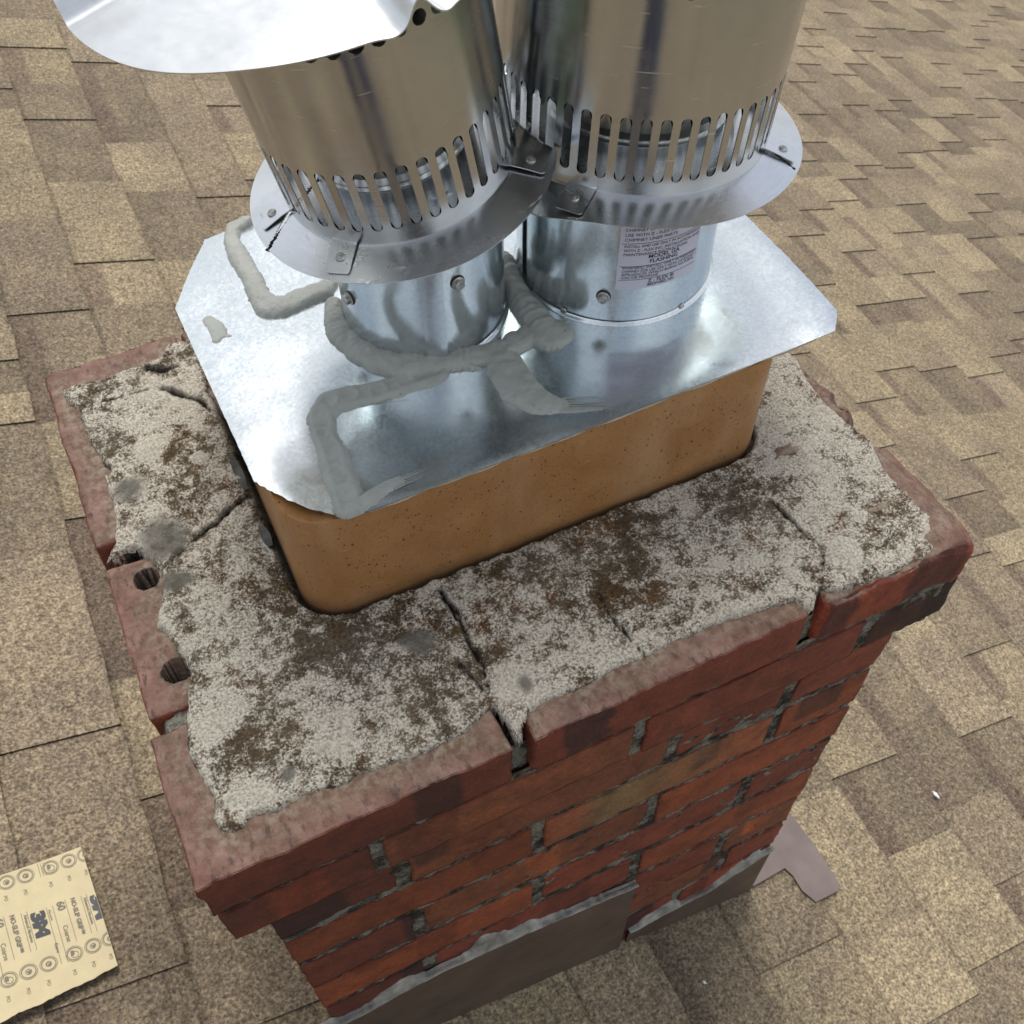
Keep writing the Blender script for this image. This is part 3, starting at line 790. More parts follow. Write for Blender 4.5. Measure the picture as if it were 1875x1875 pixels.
# ------------------------------------------------------------------ metal plate and collars
PZ = 0.1400
plate_t = empty("flue_cover_plate", (0.42, 0.36, 0.138))
tag(plate_t, "galvanised steel cover plate with clipped corners and two round collars on the clay flue", "metal plate")
pbase = Vector(plate_t.location)
def plp(o, parent=plate_t):
    o.parent = parent
    if parent is plate_t: o.matrix_parent_inverse = Matrix.Translation(-pbase)
    return o
PLATE = [(0.2078, 0.1743), (0.4324, 0.1759), (0.6758, 0.1823), (0.6919, 0.2022), (0.6934, 0.2679), (0.6912, 0.3545), (0.688, 0.505), (0.655, 0.556), (0.45, 0.562), (0.2405, 0.5586), (0.1973, 0.5527), (0.1696, 0.5105), (0.1457, 0.4696), (0.151, 0.2426), (0.163, 0.2227), (0.1803, 0.1994)]
LP = dict(bx=0.35464, by=0.37402, tx=-0.178, ty=0.01695, rb=0.07426, hr=0.15993, rr=0.12451, hs=0.16931, rs=0.09365, hsb=0.18271, hst=0.23617, k=0.02656, bx2=0.36968, by2=0.3593)
RP = dict(bx=0.54294, by=0.35683, tx=0.07467, ty=0.04555, rb=0.09171, hr=0.13402, rr=0.14811, hs=0.14212, rs=0.11666, hsb=0.15377, hst=0.20777, k=0.0251, bx2=0.54183, by2=0.35739)

def build_plate():
    # outline with ragged snipped corners
    out = []
    n = len(PLATE)
    for i in range(n):
        a, b = A(PLATE[i]), A(PLATE[(i + 1) % n]); L = np.linalg.norm(b - a); k = max(2, int(L / 0.0022))
        nr = A([(b - a)[1], -(b - a)[0]]) / L
        short = L < 0.1
        for j in range(k):
            p = a + (b - a) * j / k
            nz = fbm(A([[p[0] * 300, p[1] * 300, 0]]), 2, 5)[0] * (0.0009 if short else 0.00035)
            out.append(tuple(p + nr * nz))
    poly = A(out)
    st = 0.008
    bm = bmesh.new()
    vs = [bm.verts.new((x, y, 0)) for x, y in out]
    f = bm.faces.new(vs)
    # slice into a grid so the sheet can be slightly buckled
    for x in np.arange(0.15, 0.70, 0.012):
        bmesh.ops.bisect_plane(bm, geom=bm.verts[:] + bm.edges[:] + bm.faces[:], plane_co=(x, 0, 0), plane_no=(1, 0, 0))
    for y in np.arange(0.18, 0.57, 0.012):
        bmesh.ops.bisect_plane(bm, geom=bm.verts[:] + bm.edges[:] + bm.faces[:], plane_co=(0, y, 0), plane_no=(0, 1, 0))
    co = A([v.co[:] for v in bm.verts])
    sd = poly_dist(co[:, :2], PLATE)
    # buckling: flat near collars, soft waves elsewhere, a pressed crease parallel to the left edge
    z = PZ + 0.0007 * fbm(np.stack([co[:, 0] * 9, co[:, 1] * 9, co[:, 0] * 0], 1), 2, 15)
    z -= 0.0010 * np.clip(1 - sd / 0.012, 0, 1) ** 2
    right = np.clip((co[:, 0] - 0.635) / 0.06, 0, 1)
    z += 0.0018 * right
    for v, zz in zip(bm.verts, z): v.co.z = zz
    me = bpy.data.meshes.new("plate"); bm.to_mesh(me); bm.free()
    me.materials.append(M['galv'])
    me.polygons.foreach_set("use_smooth", [True] * len(me.polygons))
    o = bpy.data.objects.new("plate", me); COL.objects.link(o)
    md = o.modifiers.new("t", 'SOLIDIFY'); md.thickness = 0.0011; md.offset = -1
    plp(o)
    # folded lip below the front edge
    mb = MB()
    fr = [(0.225, 0.1772), (0.4324, 0.1785), (0.668, 0.1846)]
    P = []
    for i, (x, y) in enumerate([(a + (b - a) * t, c + (d - c) * t) for (a, c), (b, d) in zip(fr[:-1], fr[1:]) for t in np.linspace(0, 1, 20, endpoint=False)]):
        P += [(x, y, PZ - 0.0012), (x, y - 0.0008 + 0.0006 * math.sin(i * 1.7), PZ - 0.0055 - 0.001 * math.sin(i * 0.9))]
    mb.add(P, [(2 * i, 2 * i + 1, 2 * i + 3, 2 * i + 2) for i in range(len(P) // 2 - 1)])
    plp(mb.build("front_lip", M['galv'], solid=0.0008))

def hex_screw(parent, pos, nrm, size=0.0046, seed=0, washer=True):
    nrm = Vector(nrm).normalized()
    q = nrm.to_track_quat('Z', 'Y').to_matrix().to_4x4()
    mw = Matrix.Translation(Vector(pos)) @ q @ Matrix.Rotation(seed * 0.7, 4, 'Z')
    bm = bmesh.new()
    def ringz(r, z, n): return [bm.verts.new((r * math.cos(2 * math.pi * i / n), r * math.sin(2 * math.pi * i / n), z)) for i in range(n)]
    a = ringz(size * 1.28, 0, 24); b = ringz(size * 1.28, 0.0009, 24); c = ringz(size * 1.1, 0.0014, 24)
    for lo, hi in ((a, b), (b, c)):
        for i in range(24): bm.faces.new((lo[i], lo[(i + 1) % 24], hi[(i + 1) % 24], hi[i]))
    bm.faces.new(c)
    d = ringz(size, 0.0014, 6); e = ringz(size, 0.0048, 6); g_ = ringz(size * 0.86, 0.0056, 6); h = ringz(size * 0.45, 0.0050, 6)
    for lo, hi in ((d, e), (e, g_), (g_, h)):
        for i in range(6): bm.faces.new((lo[i], lo[(i + 1) % 6], hi[(i + 1) % 6], hi[i]))
    bm.faces.new(h)
    bm.transform(mw)
    me = bpy.data.meshes.new("hex_screw"); bm.to_mesh(me); bm.free(); me.materials.append(M['screw'])
    o = bpy.data.objects.new("hex_screw", me); COL.objects.link(o); o.parent = parent
    if washer:
        bm = bmesh.new()
        bmesh.ops.create_cone(bm, cap_ends=True, segments=24, radius1=size * 1.45, radius2=size * 1.35, depth=0.0014)
        bm.transform(Matrix.Translation(Vector(pos) + nrm * 0.0) @ q)
        me = bpy.data.meshes.new("washer"); bm.to_mesh(me); bm.free(); me.materials.append(M['rubber_shade'])
        w = bpy.data.objects.new("washer", me); COL.objects.link(w); w.parent = parent
    return o

def rivet(parent, pos, nrm, size=0.0040, mat='screw', name="rivet"):
    nrm = Vector(nrm).normalized()
    mw = Matrix.Translation(Vector(pos)) @ nrm.to_track_quat('Z', 'Y').to_matrix().to_4x4()
    n = 20; prof = [(1.0, 0), (0.98, 0.12), (0.80, 0.36), (0.60, 0.44), (0.50, 0.34), (0.42, 0.36), (0.30, 0.50), (0.0, 0.54)]
    v, f = [], []
    for r, z in prof:
        for i in range(n): v.append(mw @ Vector((size * r * math.cos(2 * math.pi * i / n), size * r * math.sin(2 * math.pi * i / n), size * z)))
    for k in range(len(prof) - 1):
        for i in range(n): f.append((k * n + i, k * n + (i + 1) % n, (k + 1) * n + (i + 1) % n, (k + 1) * n + i))
    return mesh_obj(name, v, f, M[mat], parent)

def cyl_pt(P, deg, z, dr=0.0):
    a = math.radians(deg); r = P['rb'] + dr
    return (P['bx'] + r * math.cos(a), P['by'] + r * math.sin(a), z)
def cyl_n(deg, t=0): return (math.cos(math.radians(deg)), math.sin(math.radians(deg)), t)

def build_collar(P, seam, top, screws, rivets):
    n, k = 144, 16
    v = []
    for i in range(n):
        a = 2 * math.pi * i / n
        for j in range(k):
            z = PZ - 0.004 + (top - PZ + 0.004) * j / (k - 1)
            r = P['rb'] + 0.0010 * fbm(A([[math.cos(a) * 1.4, math.sin(a) * 1.4, z * 9]]), 2, int(seam) % 50)[0]
            v.append((P['bx'] + r * math.cos(a), P['by'] + r * math.sin(a), z))
    c = plp(mesh_obj("collar", v, grid_faces(n, k, True), M['galv_pipe']))
    # overlapping seam flap standing a little proud
    v = []
    w = 14
    for i in range(10):
        a = math.radians(seam - w * i / 9)
        for z in np.linspace(PZ + 0.001, top, 6):
            r = P['rb'] + 0.0016 + 0.0012 * (1 - i / 9) * (1 if P is RP else 0.4)
            v.append((P['bx'] + r * math.cos(a), P['by'] + r * math.sin(a), z))
    plp(mesh_obj("seam", v, grid_faces(10, 6), M['galv_pipe'], solid=0.0008), c)
    for i, (d, z) in enumerate(screws): hex_screw(c, cyl_pt(P, d, z, 0.0004), cyl_n(d), seed=i + 1)
    for d, z, s in rivets: rivet(c, cyl_pt(P, d, z, 0.0004), cyl_n(d), s)
    # flange bead where the collar meets the plate
    v = []
    for i in range(n):
        a = 2 * math.pi * i / n
        for dr, dz in ((0.0004, 0.0030), (0.0014, 0.0014), (0.0034, 0.0006), (0.0042, -0.001)):
            r = P['rb'] + dr
            v.append((P['bx'] + r * math.cos(a), P['by'] + r * math.sin(a), PZ + dz))
    plp(mesh_obj("flange", v, grid_faces(n, 4, True), M['galv']), c)
    # tabs bent out around the foot, seen as small dimples
    return c

build_plate()
cl = build_collar(LP, -96.5, 0.312, [(-86.2, 0.2234), (-166.8, 0.1903)], [(-105.1, 0.2172, 0.0027), (-104.4, 0.1584, 0.0027), (-35, 0.149, 0.003)])
cr = build_collar(RP, 177.5, 0.285, [(-125.4, 0.1717)], [(-148.1, 0.1435, 0.0034), (-76.1, 0.1425, 0.0034)])

# paper label wrapped round the right collar
def text_mesh(s, size, bold=0.0, align='LEFT'):
    cu = bpy.data.curves.new("t", 'FONT'); cu.body = s; cu.size = size; cu.align_x = align
    cu.offset = bold; cu.resolution_u = 3
    o = bpy.data.objects.new("t", cu); COL.objects.link(o)
    dg = bpy.context.evaluated_depsgraph_get()
    me = bpy.data.meshes.new_from_object(o.evaluated_get(dg))
    v = A([x.co[:] for x in me.vertices]) if len(me.vertices) else np.zeros((0, 3)); f = [tuple(p.vertices) for p in me.polygons]
    bpy.data.objects.remove(o); bpy.data.curves.remove(cu); bpy.data.meshes.remove(me)
    return v, f

def build_label():
    P = RP
    d0, d1 = -119.4, -71.2; z0, z1 = 0.1822, 0.262
    rad = P['rb'] + 0.0012
    def mp(s, h, dr=0.0):   # s metres along from the left edge, h metres below the top of the label
        a = math.radians(d0) + s / rad
        return (P['bx'] + (rad + dr) * math.cos(a), P['by'] + (rad + dr) * math.sin(a), z1 - h)
    W = math.radians(d1 - d0) * rad
    v = [mp(W * i / 30, h) for i in range(31) for h in (0, 0.02, 0.04, 0.06, z1 - z0)]
    lab = plp(mesh_obj("paper_label", v, grid_faces(31, 5), M['label']), cr)
    mb = MB()
    rows = [("CHIMNEY LINER SYSTEM", 0.0185, 0.0048, 0), ("USE WITH Z - FLEX INC.", 0.0240, 0.0048, 0), ("CHIMNEY LINER PARTS", 0.0293, 0.0048, 0),
            (None, 0.0318, 0, 0),
            ("INSTALL AND USE ONLY IN ACCORDANCE", 0.0365, 0.0044, 0), ("WITH Z - FLEX INC. INSTALLATION AND", 0.0413, 0.0044, 0), ("MAINTENANCE INSTRUCTIONS", 0.0458, 0.0044, 0),
            ("MODEL GA", 0.0502, 0.0062, 1), ("FLASHING", 0.0556, 0.0062, 1), (None, 0.0580, 0, 0),
            ("WARNING: INSTALL ONLY IN MASONRY", 0.0612, 0.0043, 0), ("CHIMNEY FOR USE ONLY WITH CATEGORY 1", 0.0652, 0.0043, 0), ("APPLIANCES WHICH BURNS NATURAL", 0.0690, 0.0043, 0), ("GAS OR PROPANE", 0.0726, 0.0043, 0),
            (None, 0.0738, 0, 0)]
    last = [("Z - FLEX \u00ae", 0.0738 + 0.0, 0.0056, 1)]
    zs = (z1 - z0) / 0.0840
    for s, h, size, ctr in rows + [("Z - FLEX \u00ae", 0.0788, 0.0056, 1), ("BEDFORD, NH", 0.0828, 0.0042, 1)]:
        h = h * zs * 0.985
        if s is None:
            n = 24
            v = [mp(0.002 + (W - 0.004) * i / (n - 1), h + dh, 0.00025) for i in range(n) for dh in (0, 0.00045)]
            mb.add(v, grid_faces(n, 2)); continue
        v, f = text_mesh(s, size * 0.94, 0.0 if not ctr else 0.00006)
        if not len(v): continue
        wd = v[:, 0].max()
        lim = W - 0.006
        sc = min(1.0, lim / wd)
        x0 = 0.004 if not ctr else (W * 0.52 - wd / 2)
        mb.add([mp(x0 + a * sc, h - b, 0.0003) for a, b, _ in v], f)
    plp(mb.build("printed_text", M['ink'], smooth=False), lab)
build_label()

# ------------------------------------------------------------------ vent caps
def frame_of(P):
    w = A([P['tx'], P['ty'], 1.0]); w /= np.linalg.norm(w)
    e1 = A([1, 0, -w[0] / w[2]]); e1 /= np.linalg.norm(e1); e2 = np.cross(w, e1)
    B = A([P['bx2'], P['by2'], 0.14])
    return B, e1, e2, w

def pol(r, a, h): return (r * math.cos(a), r * math.sin(a), h)

def slotted(P, n_slots, phase, n_holes, phase_h, h_top, seed):
    """cylinder with a row of real long slots low down and a row of round holes near the top"""
    V, F = [], []
    def R(h, a):
        return P['rs'] + P['k'] * (h - P['hs']) + 0.0007 * math.sin(3 * a + seed) * (h - P['hs']) / 0.1 + (0.00030 * math.sin(7 * a + seed * 2) + 0.00022 * math.sin(11 * a + seed) + 0.00016 * math.sin(17 * a + 3 * seed)) * min(1, (h - P['hs']) / 0.07)
    def put(a, h): V.append(pol(R(h, a), a, h)); return len(V) - 1
    def band(n, ph, hc, hh_cell, hw, hh):
        """cells with a stadium opening: hw angular half width (rad), hh half height"""
        da = 2 * math.pi / n; r0 = R(hc, 0); hwm = hw * r0; K = 32
        for s in range(n):
            ac = math.radians(ph) + s * da
            wob = 1.0
            ins, outs = [], []
            for i in range(K):
                t = 2 * math.pi * (i + 0.5) / K
                dx, dy = math.cos(t), math.sin(t)
                st = hh - hwm
                x = hwm * dx; y = (st if dy > 0 else -st) + hwm * dy
                if st <= 0: y = hh * dy
                ins.append(put(ac + x / r0, hc + y))
                # ray to the cell border
                X, Y = da / 2 * r0, hh_cell
                k = min(X / max(abs(dx), 1e-9), Y / max(abs(dy), 1e-9))
                # map evenly along border by angle
                outs.append(put(ac + dx * k / r0, hc + dy * k))
            for i in range(K):
                j = (i + 1) % K
                F.append((ins[i], ins[j], outs[j], outs[i]))
            # corners
            for t0, (sx, sy) in zip((math.atan2(hh_cell, da / 2 * r0), math.pi - math.atan2(hh_cell, da / 2 * r0), math.pi + math.atan2(hh_cell, da / 2 * r0), 2 * math.pi - math.atan2(hh_cell, da / 2 * r0)), ((1, 1), (-1, 1), (-1, -1), (1, -1))):
                i = int((t0 / (2 * math.pi)) * K - 0.5) % K; j = (i + 1) % K
                c = put(ac + sx * da / 2, hc + sy * hh_cell)
                F.append((outs[i], c, outs[j]))
    def plain(h0, h1, rows):
        n = 180; base_ = len(V)
        for i in range(n):
            for j in range(rows):
                put(2 * math.pi * i / n, h0 + (h1 - h0) * j / (rows - 1))
        for i in range(n):
            for j in range(rows - 1):
                F.append((base_ + i * rows + j, base_ + ((i + 1) % n) * rows + j, base_ + ((i + 1) % n) * rows + j + 1, base_ + i * rows + j + 1))
    hc = (P['hsb'] + P['hst']) / 2; hh = (P['hst'] - P['hsb']) / 2
    lo, hi = P['hsb'] - 0.005, P['hst'] + 0.005
    slot_hw = (2 * math.pi / n_slots) * 0.285
    plain(P['hs'] - 0.001, lo, 4)
    band(n_slots, phase, hc, (hi - lo) / 2, slot_hw, hh)
    hr = 0.0053
    h_hole = h_top + hr
    plain(hi, h_hole - hr - 0.003, 14)
    band(n_holes, phase_h, h_hole, hr + 0.003, hr / R(h_hole, 0), hr)
    plain(h_hole + hr + 0.003, h_hole + hr + 0.012, 3)
    return V, F, h_hole + hr + 0.012

def ring_h(P, r):
    return P['hr'] + (P['hs'] - P['hr']) * min(1.0, max(0.0, 1 - (r - P['rs']) / (P['rr'] - P['rs'])))

def ring_mesh(P, r_in, slits, other_fn, droop=None, flute=0.0):
    na, nr = 540, 30
    V = []; keepf = []
    Bf = frame_of(P)
    pts = np.zeros((na, nr, 3)); loc = np.zeros((na, nr, 3))
    for i in range(na):
        a = 2 * math.pi * i / na
        for j in range(nr):
            r = r_in + (P['rr'] - r_in) * j / (nr - 1)
            h = ring_h(P, r) + 0.0009 * math.sin(2 * a + 1.0) * (j / nr) + 0.0005 * math.sin(5 * a) * (j / nr)
            if droop: h -= droop(math.degrees(a), j / (nr - 1))
            loc[i, j] = pol(r, a, h)
    B, e1, e2, w = Bf
    W = B + loc[..., :1] * e1 + loc[..., 1:2] * e2 + loc[..., 2:] * w
    if other_fn is not None:
        cx, cy, tx, ty, rad = other_fn
        ax = np.stack([cx + tx * (W[..., 2] - 0.14), cy + ty * (W[..., 2] - 0.14)], -1)
        d = W[..., :2] - ax; L = np.linalg.norm(d, axis=-1)
        # crimp the ring back where it meets the neighbouring pipe
        s = np.clip(rad - L, 0, None)
        rl = np.linalg.norm(loc[..., :2], axis=-1, keepdims=True)
        dirv = loc[..., :2] / np.maximum(rl, 1e-9)
        loc[..., :2] -= dirv * np.minimum(s[..., None] * 1.02, rl - r_in)
    faces = []
    cen = 0.25 * (loc + np.roll(loc, -1, 0))
    for i in range(na):
        i2 = (i + 1) % na
        for j in range(nr - 1):
            c = (loc[i, j] + loc[i2, j] + loc[i, j + 1] + loc[i2, j + 1])[:2] / 4
            if any(line_dist(c[None], s[0])[0] < s[1] for s in slits): continue
            faces.append((i * nr + j, i2 * nr + j, i2 * nr + j + 1, i * nr + j + 1))
    return loc.reshape(-1, 3), faces

def build_cap(name, P, label, n_slots, ph, n_holes, phh, h_hole_b, lid, slits, other, droop, tabs, r_pipe, bead_h, seed):
    B, e1, e2, w = frame_of(P)
    T = empty(name)
    mt = Matrix.Identity(4)
    for i in range(3):
        mt[i][0] = e1[i]; mt[i][1] = e2[i]; mt[i][2] = w[i]; mt[i][3] = B[i]
    T.matrix_world = mt
    tag(T, label, "vent cap", "metal vent caps on the chimney flue")
    # storm collar ring
    v, f = ring_mesh(P, r_pipe * 0.98, slits, other, droop)
    ring = mesh_obj("collar_ring", v, f, M['alu_ring'], T, solid=0.0009)
    for pts, wd_ in slits:      # dark strip under the ring's open joint, painted as the gap's shadow
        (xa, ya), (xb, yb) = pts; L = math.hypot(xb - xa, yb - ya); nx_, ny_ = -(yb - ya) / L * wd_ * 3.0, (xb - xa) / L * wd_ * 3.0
        mesh_obj("joint_shade", [(xa + nx_, ya + ny_, ring_h(P, math.hypot(xa, ya)) - 0.0018), (xb + nx_, yb + ny_, ring_h(P, math.hypot(xb, yb)) - 0.0022), (xb - nx_, yb - ny_, ring_h(P, math.hypot(xb, yb)) - 0.0022), (xa - nx_, ya - ny_, ring_h(P, math.hypot(xa, ya)) - 0.0018)], [(0, 1, 2, 3)], M['rubber_shade'], ring, solid=0.0008)
    # slotted shroud
    v, f, htop = slotted(P, n_slots, ph, n_holes, phh, h_hole_b, seed)
    mesh_obj("slotted_shroud", v, f, M['alu'], T, merge=0.00002, solid=0.0008)
    # dark joint line where the shroud sits on the ring
    # liner pipe inside
    n = 96; prof = [(P['hr'] - 0.03, 1.0)] + [(h, 1.0) for h in np.linspace(P['hr'], bead_h - 0.006, 5)]
    prof += [(bead_h - 0.004, 1.005), (bead_h - 0.0025, 1.03), (bead_h - 0.001, 1.005), (bead_h, 1.0), (bead_h + 0.001, 1.01), (bead_h + 0.0025, 1.035), (bead_h + 0.004, 1.01), (bead_h + 0.006, 0.985), (bead_h + 0.05, 0.985), (htop - 0.01, 0.985)]
    v = [pol(r_pipe * s, 2 * math.pi * i / n, h) for i in range(n) for h, s in prof]
    mesh_obj("liner_pipe", v, grid_faces(n, len(prof), True), M['pipe'], T, solid=0.001)
    # lid: shallow fluted disc
    dx, dy, dtx, dty, hl, rl, fl = lid
    na, nr = 480, 26; v = []
    for i in range(na):
        a = 2 * math.pi * i / na; deg = math.degrees(a)
        for j in range(nr):
            q = j / (nr - 1); r = rl * q
            h = hl + 0.016 * (1 - q) ** 1.0 * (1 - 0.4 * (1 - q))
            for fa in fl:
                dd = (deg - fa + 180) % 360 - 180
                h += 0.0120 * math.exp(-(dd / 2.6) ** 2) * max(0, (q - 0.25) / 0.75) ** 1.3
                h -= 0.0028 * math.exp(-((dd - 5.5) / 2.6) ** 2) * max(0, (q - 0.3) / 0.7) ** 1.3
                h -= 0.0028 * math.exp(-((dd + 6.5) / 3.2) ** 2) * max(0, (q - 0.3) / 0.7) ** 1.3
            h += 0.0007 * math.sin(3 * a + seed) * q + 0.0005 * math.sin(8 * a + q * 6) * q
            x, y = r * math.cos(a), r * math.sin(a)
            v.append((dx + x, dy + y, h - dtx * x - dty * y))
    mesh_obj("lid", v, grid_faces(na, nr, True), M['alu_lid'], T, solid=0.0009)
    # bent fixing tabs with rivets
    for (deg, r0, r1, wd, rot) in tabs:
        a = math.radians(deg)
        sl = (ring_h(P, r1) - ring_h(P, r0)) / (r1 - r0)
        t = empty("fixing_tab") if False else None
        ro = math.radians(rot)
        V = []; nseg = 8
        hb = ring_h(P, r0) + 0.0020
        dd0 = (droop(deg % 360, 0.6) if droop else 0)
        prof = [(r0 - 0.0025, 0.0075), (r0 - 0.0015, 0.0035), (r0, 0.0012)] + [(r0 + (r1 - r0) * t_, 0.0010 + 0.0004 * math.sin(t_ * 5)) for t_ in (0.25, 0.5, 0.75, 0.93, 1.0)]
        for pi_, (rr_, hh_) in enumerate(prof):
            for s in np.linspace(-1, 1, 7):
                ww = wd / 2 * (0.82 if pi_ == len(prof) - 1 else 1.0)
                x = rr_ * math.cos(a) - s * ww * math.sin(a); y = rr_ * math.sin(a) + s * ww * math.cos(a)
                cx, cy = r0 * math.cos(a), r0 * math.sin(a)
                xr = cx + (x - cx) * math.cos(ro) - (y - cy) * math.sin(ro); yr = cy + (x - cx) * math.sin(ro) + (y - cy) * math.cos(ro)
                V.append((xr, yr, hb + hh_ - dd0 + sl * max(0, rr_ - r0)))
        tb = mesh_obj("fixing_tab", V, grid_faces(len(prof), 7), M['alu_ring'], T, solid=0.0007)
        rm = (r0 + r1) / 2 + 0.001
        c0 = A([r0 * math.cos(a), r0 * math.sin(a)]); c1 = A([math.cos(a + ro), math.sin(a + ro)]) * (rm - r0)
        rivet(tb, (c0[0] + c1[0], c0[1] + c1[1], hb + 0.0015 - dd0 + sl * (rm - r0)), (-sl * math.cos(a), -sl * math.sin(a), 1), 0.0040)
    return T

def droopR(deg, q):
    d = (deg - 205 + 180) % 360 - 180      # around the left side, bent down by its neighbour
    return 0.013 * math.exp(-(d / 17) ** 2) * max(0, q - 0.15) ** 1.2 if q > 0.15 else 0

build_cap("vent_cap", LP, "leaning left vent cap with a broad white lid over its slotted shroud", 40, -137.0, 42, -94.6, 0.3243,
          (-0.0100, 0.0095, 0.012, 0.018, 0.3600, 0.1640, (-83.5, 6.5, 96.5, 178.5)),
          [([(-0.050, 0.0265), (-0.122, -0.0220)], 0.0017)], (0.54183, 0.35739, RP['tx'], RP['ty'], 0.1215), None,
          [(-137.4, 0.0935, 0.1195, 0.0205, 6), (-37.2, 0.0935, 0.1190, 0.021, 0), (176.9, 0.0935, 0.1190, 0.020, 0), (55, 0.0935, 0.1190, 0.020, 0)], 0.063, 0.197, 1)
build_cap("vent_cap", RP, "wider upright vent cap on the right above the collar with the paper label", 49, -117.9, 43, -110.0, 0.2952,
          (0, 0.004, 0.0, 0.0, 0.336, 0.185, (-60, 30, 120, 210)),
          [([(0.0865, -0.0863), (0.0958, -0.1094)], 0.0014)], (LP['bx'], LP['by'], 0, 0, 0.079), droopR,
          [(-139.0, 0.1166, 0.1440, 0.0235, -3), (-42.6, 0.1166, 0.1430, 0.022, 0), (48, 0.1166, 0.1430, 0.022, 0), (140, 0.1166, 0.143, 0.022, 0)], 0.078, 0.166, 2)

# ------------------------------------------------------------------ sealant beads (height field over the plate, real thickness)
B2_ = None
def bead(name, strokes, label, extra=(), seed=0, maxh=0.009, hole=None, ridge=0.35):
    st = 0.0013
    pts = A([q[:2] for s in strokes for q in s] + [q[:2] for q in extra])
    x0, y0 = pts.min(0) - 0.03; x1, y1 = pts.max(0) + 0.03
    xs = np.arange(x0, x1, st); ys = np.arange(y0, y1, st)
    X, Y = np.meshgrid(xs, ys, indexing='ij'); p = np.stack([X.ravel(), Y.ravel()], 1)
    p3 = np.stack([p[:, 0], p[:, 1], p[:, 0] * 0], 1)
    jit = 1 + 0.24 * fbm(p3 * 42, 4, seed, 0.6) + 0.035 * fbm(p3 * 190, 2, seed + 9)
    H = np.full(len(p), -1.0)
    for s in strokes:
        acc = 0.0
        for a, b in zip(s[:-1], s[1:]):
            pa, pb = A(a[:2]), A(b[:2]); ab = pb - pa; L = np.linalg.norm(ab)
            t = np.clip(((p - pa) @ ab) / (L * L), 0, 1)
            c = pa + t[:, None] * ab
            d = np.hypot(*(p - c).T)
            w = a[2] + (b[2] - a[2]) * t; h = a[3] + (b[3] - a[3]) * t
            k = d / (w * jit)
            along = acc + t * L
            rip = (0.0 if (s is S4 or s is S5 or s is S3) else 0.045 if s is not B2_ else 0.015) * np.sin(along * 2 * math.pi / 0.0062 + 2.2 * fbm(p3 * 60, 2, 88)) + (0.28 * np.abs(np.sin(along * math.pi / 0.019)) - 0.14 if s is S2 else 0)
            rid = 1 + rip + (ridge * 0.7 if s is not S4 else 0.08) * fbm(np.stack([along * 130, k * 1.3, along * 0 + seed], 1), 2, seed + 3)
            prof = 0.80 * np.clip(1 - k ** 3, 0, 1) ** 0.50
            rip_ = 0
            if s is S4:      # trowelled flat, pushed up into ridges at both sides
                side = k + 0.10 * fbm(np.stack([along * 60, along * 0, along * 0 + 7], 1), 2, seed)
                prof = prof * (0.60 + 0.42 * np.exp(-((side - 0.66) / 0.22) ** 2))
                rip = 0
            hh = np.where(k < 1, h * rid * prof, -0.001)
            H = np.maximum(H, hh); acc += L
    for (ex, ey, ew, eh) in extra:
        k = np.hypot(p[:, 0] - ex, p[:, 1] - ey) / (ew * jit)
        H = np.maximum(H, np.where(k < 1, eh * np.sqrt(np.clip(1 - k ** 2, 0, 1)) ** 0.7, -0.001))
    H = np.where(H > 0, H * (1 + 0.28 * fbm(p3 * 32, 3, seed + 55)) + 0.0013 * fbm(p3 * 95, 4, seed + 5, 0.6) * np.clip(H / 0.003, 0, 1), H)
    # tooling grooves
    if hole is not None:
        for hx, hy, hw in hole: H = np.where(np.hypot((p[:, 0] - hx) / 1.8, p[:, 1] - hy) < hw, -1, H)
    nx, ny = len(xs), len(ys)
    g_ = H.reshape(nx, ny) > 0
    fm = g_[:-1, :-1] | g_[1:, :-1] | g_[1:, 1:] | g_[:-1, 1:]
    vid = np.arange(nx * ny).reshape(nx, ny)
    quads = np.stack([vid[:-1, :-1][fm], vid[1:, :-1][fm], vid[1:, 1:][fm], vid[:-1, 1:][fm]], 1)
    used = np.unique(quads); remap = -np.ones(nx * ny, int); remap[used] = np.arange(len(used))
    V = np.stack([p[:, 0], p[:, 1], PZ + 0.0002 + np.maximum(H, -0.0006)], 1)[used]
    o = mesh_obj(name, V, remap[quads].tolist(), M['sealant'])
    tag(o, label, "sealant bead")
    return o

S1 = [(0.2795, 0.410, 0.0080, 0.007), (0.2735, 0.388, 0.0105, 0.009), (0.2725, 0.3680, 0.0125, 0.010), (0.2790, 0.3450, 0.0135, 0.010), (0.2920, 0.3220, 0.0145, 0.011), (0.3110, 0.3070, 0.0150, 0.011), (0.3320, 0.3010, 0.0150, 0.010), (0.3500, 0.2980, 0.014, 0.009), (0.3680, 0.2925, 0.012, 0.008), (0.3929, 0.2860, 0.0110, 0.008), (0.412, 0.2900, 0.0105, 0.008), (0.428, 0.298, 0.0110, 0.009)]
S2 = [(0.4470, 0.3990, 0.008, 0.010), (0.4450, 0.3808, 0.0100, 0.013), (0.4400, 0.3594, 0.0110, 0.014), (0.4375, 0.3395, 0.0125, 0.014), (0.4380, 0.3159, 0.0145, 0.014), (0.4390, 0.2960, 0.0165, 0.012), (0.4474, 0.2885, 0.0165, 0.010)]
S3 = [(0.3900, 0.2860, 0.0150, 0.008), (0.3870, 0.2640, 0.0175, 0.008), (0.3876, 0.2410, 0.0175, 0.008), (0.3945, 0.2210, 0.0140, 0.006), (0.4030, 0.2130, 0.0105, 0.0035), (0.4120, 0.2090, 0.0070, 0.0014)]
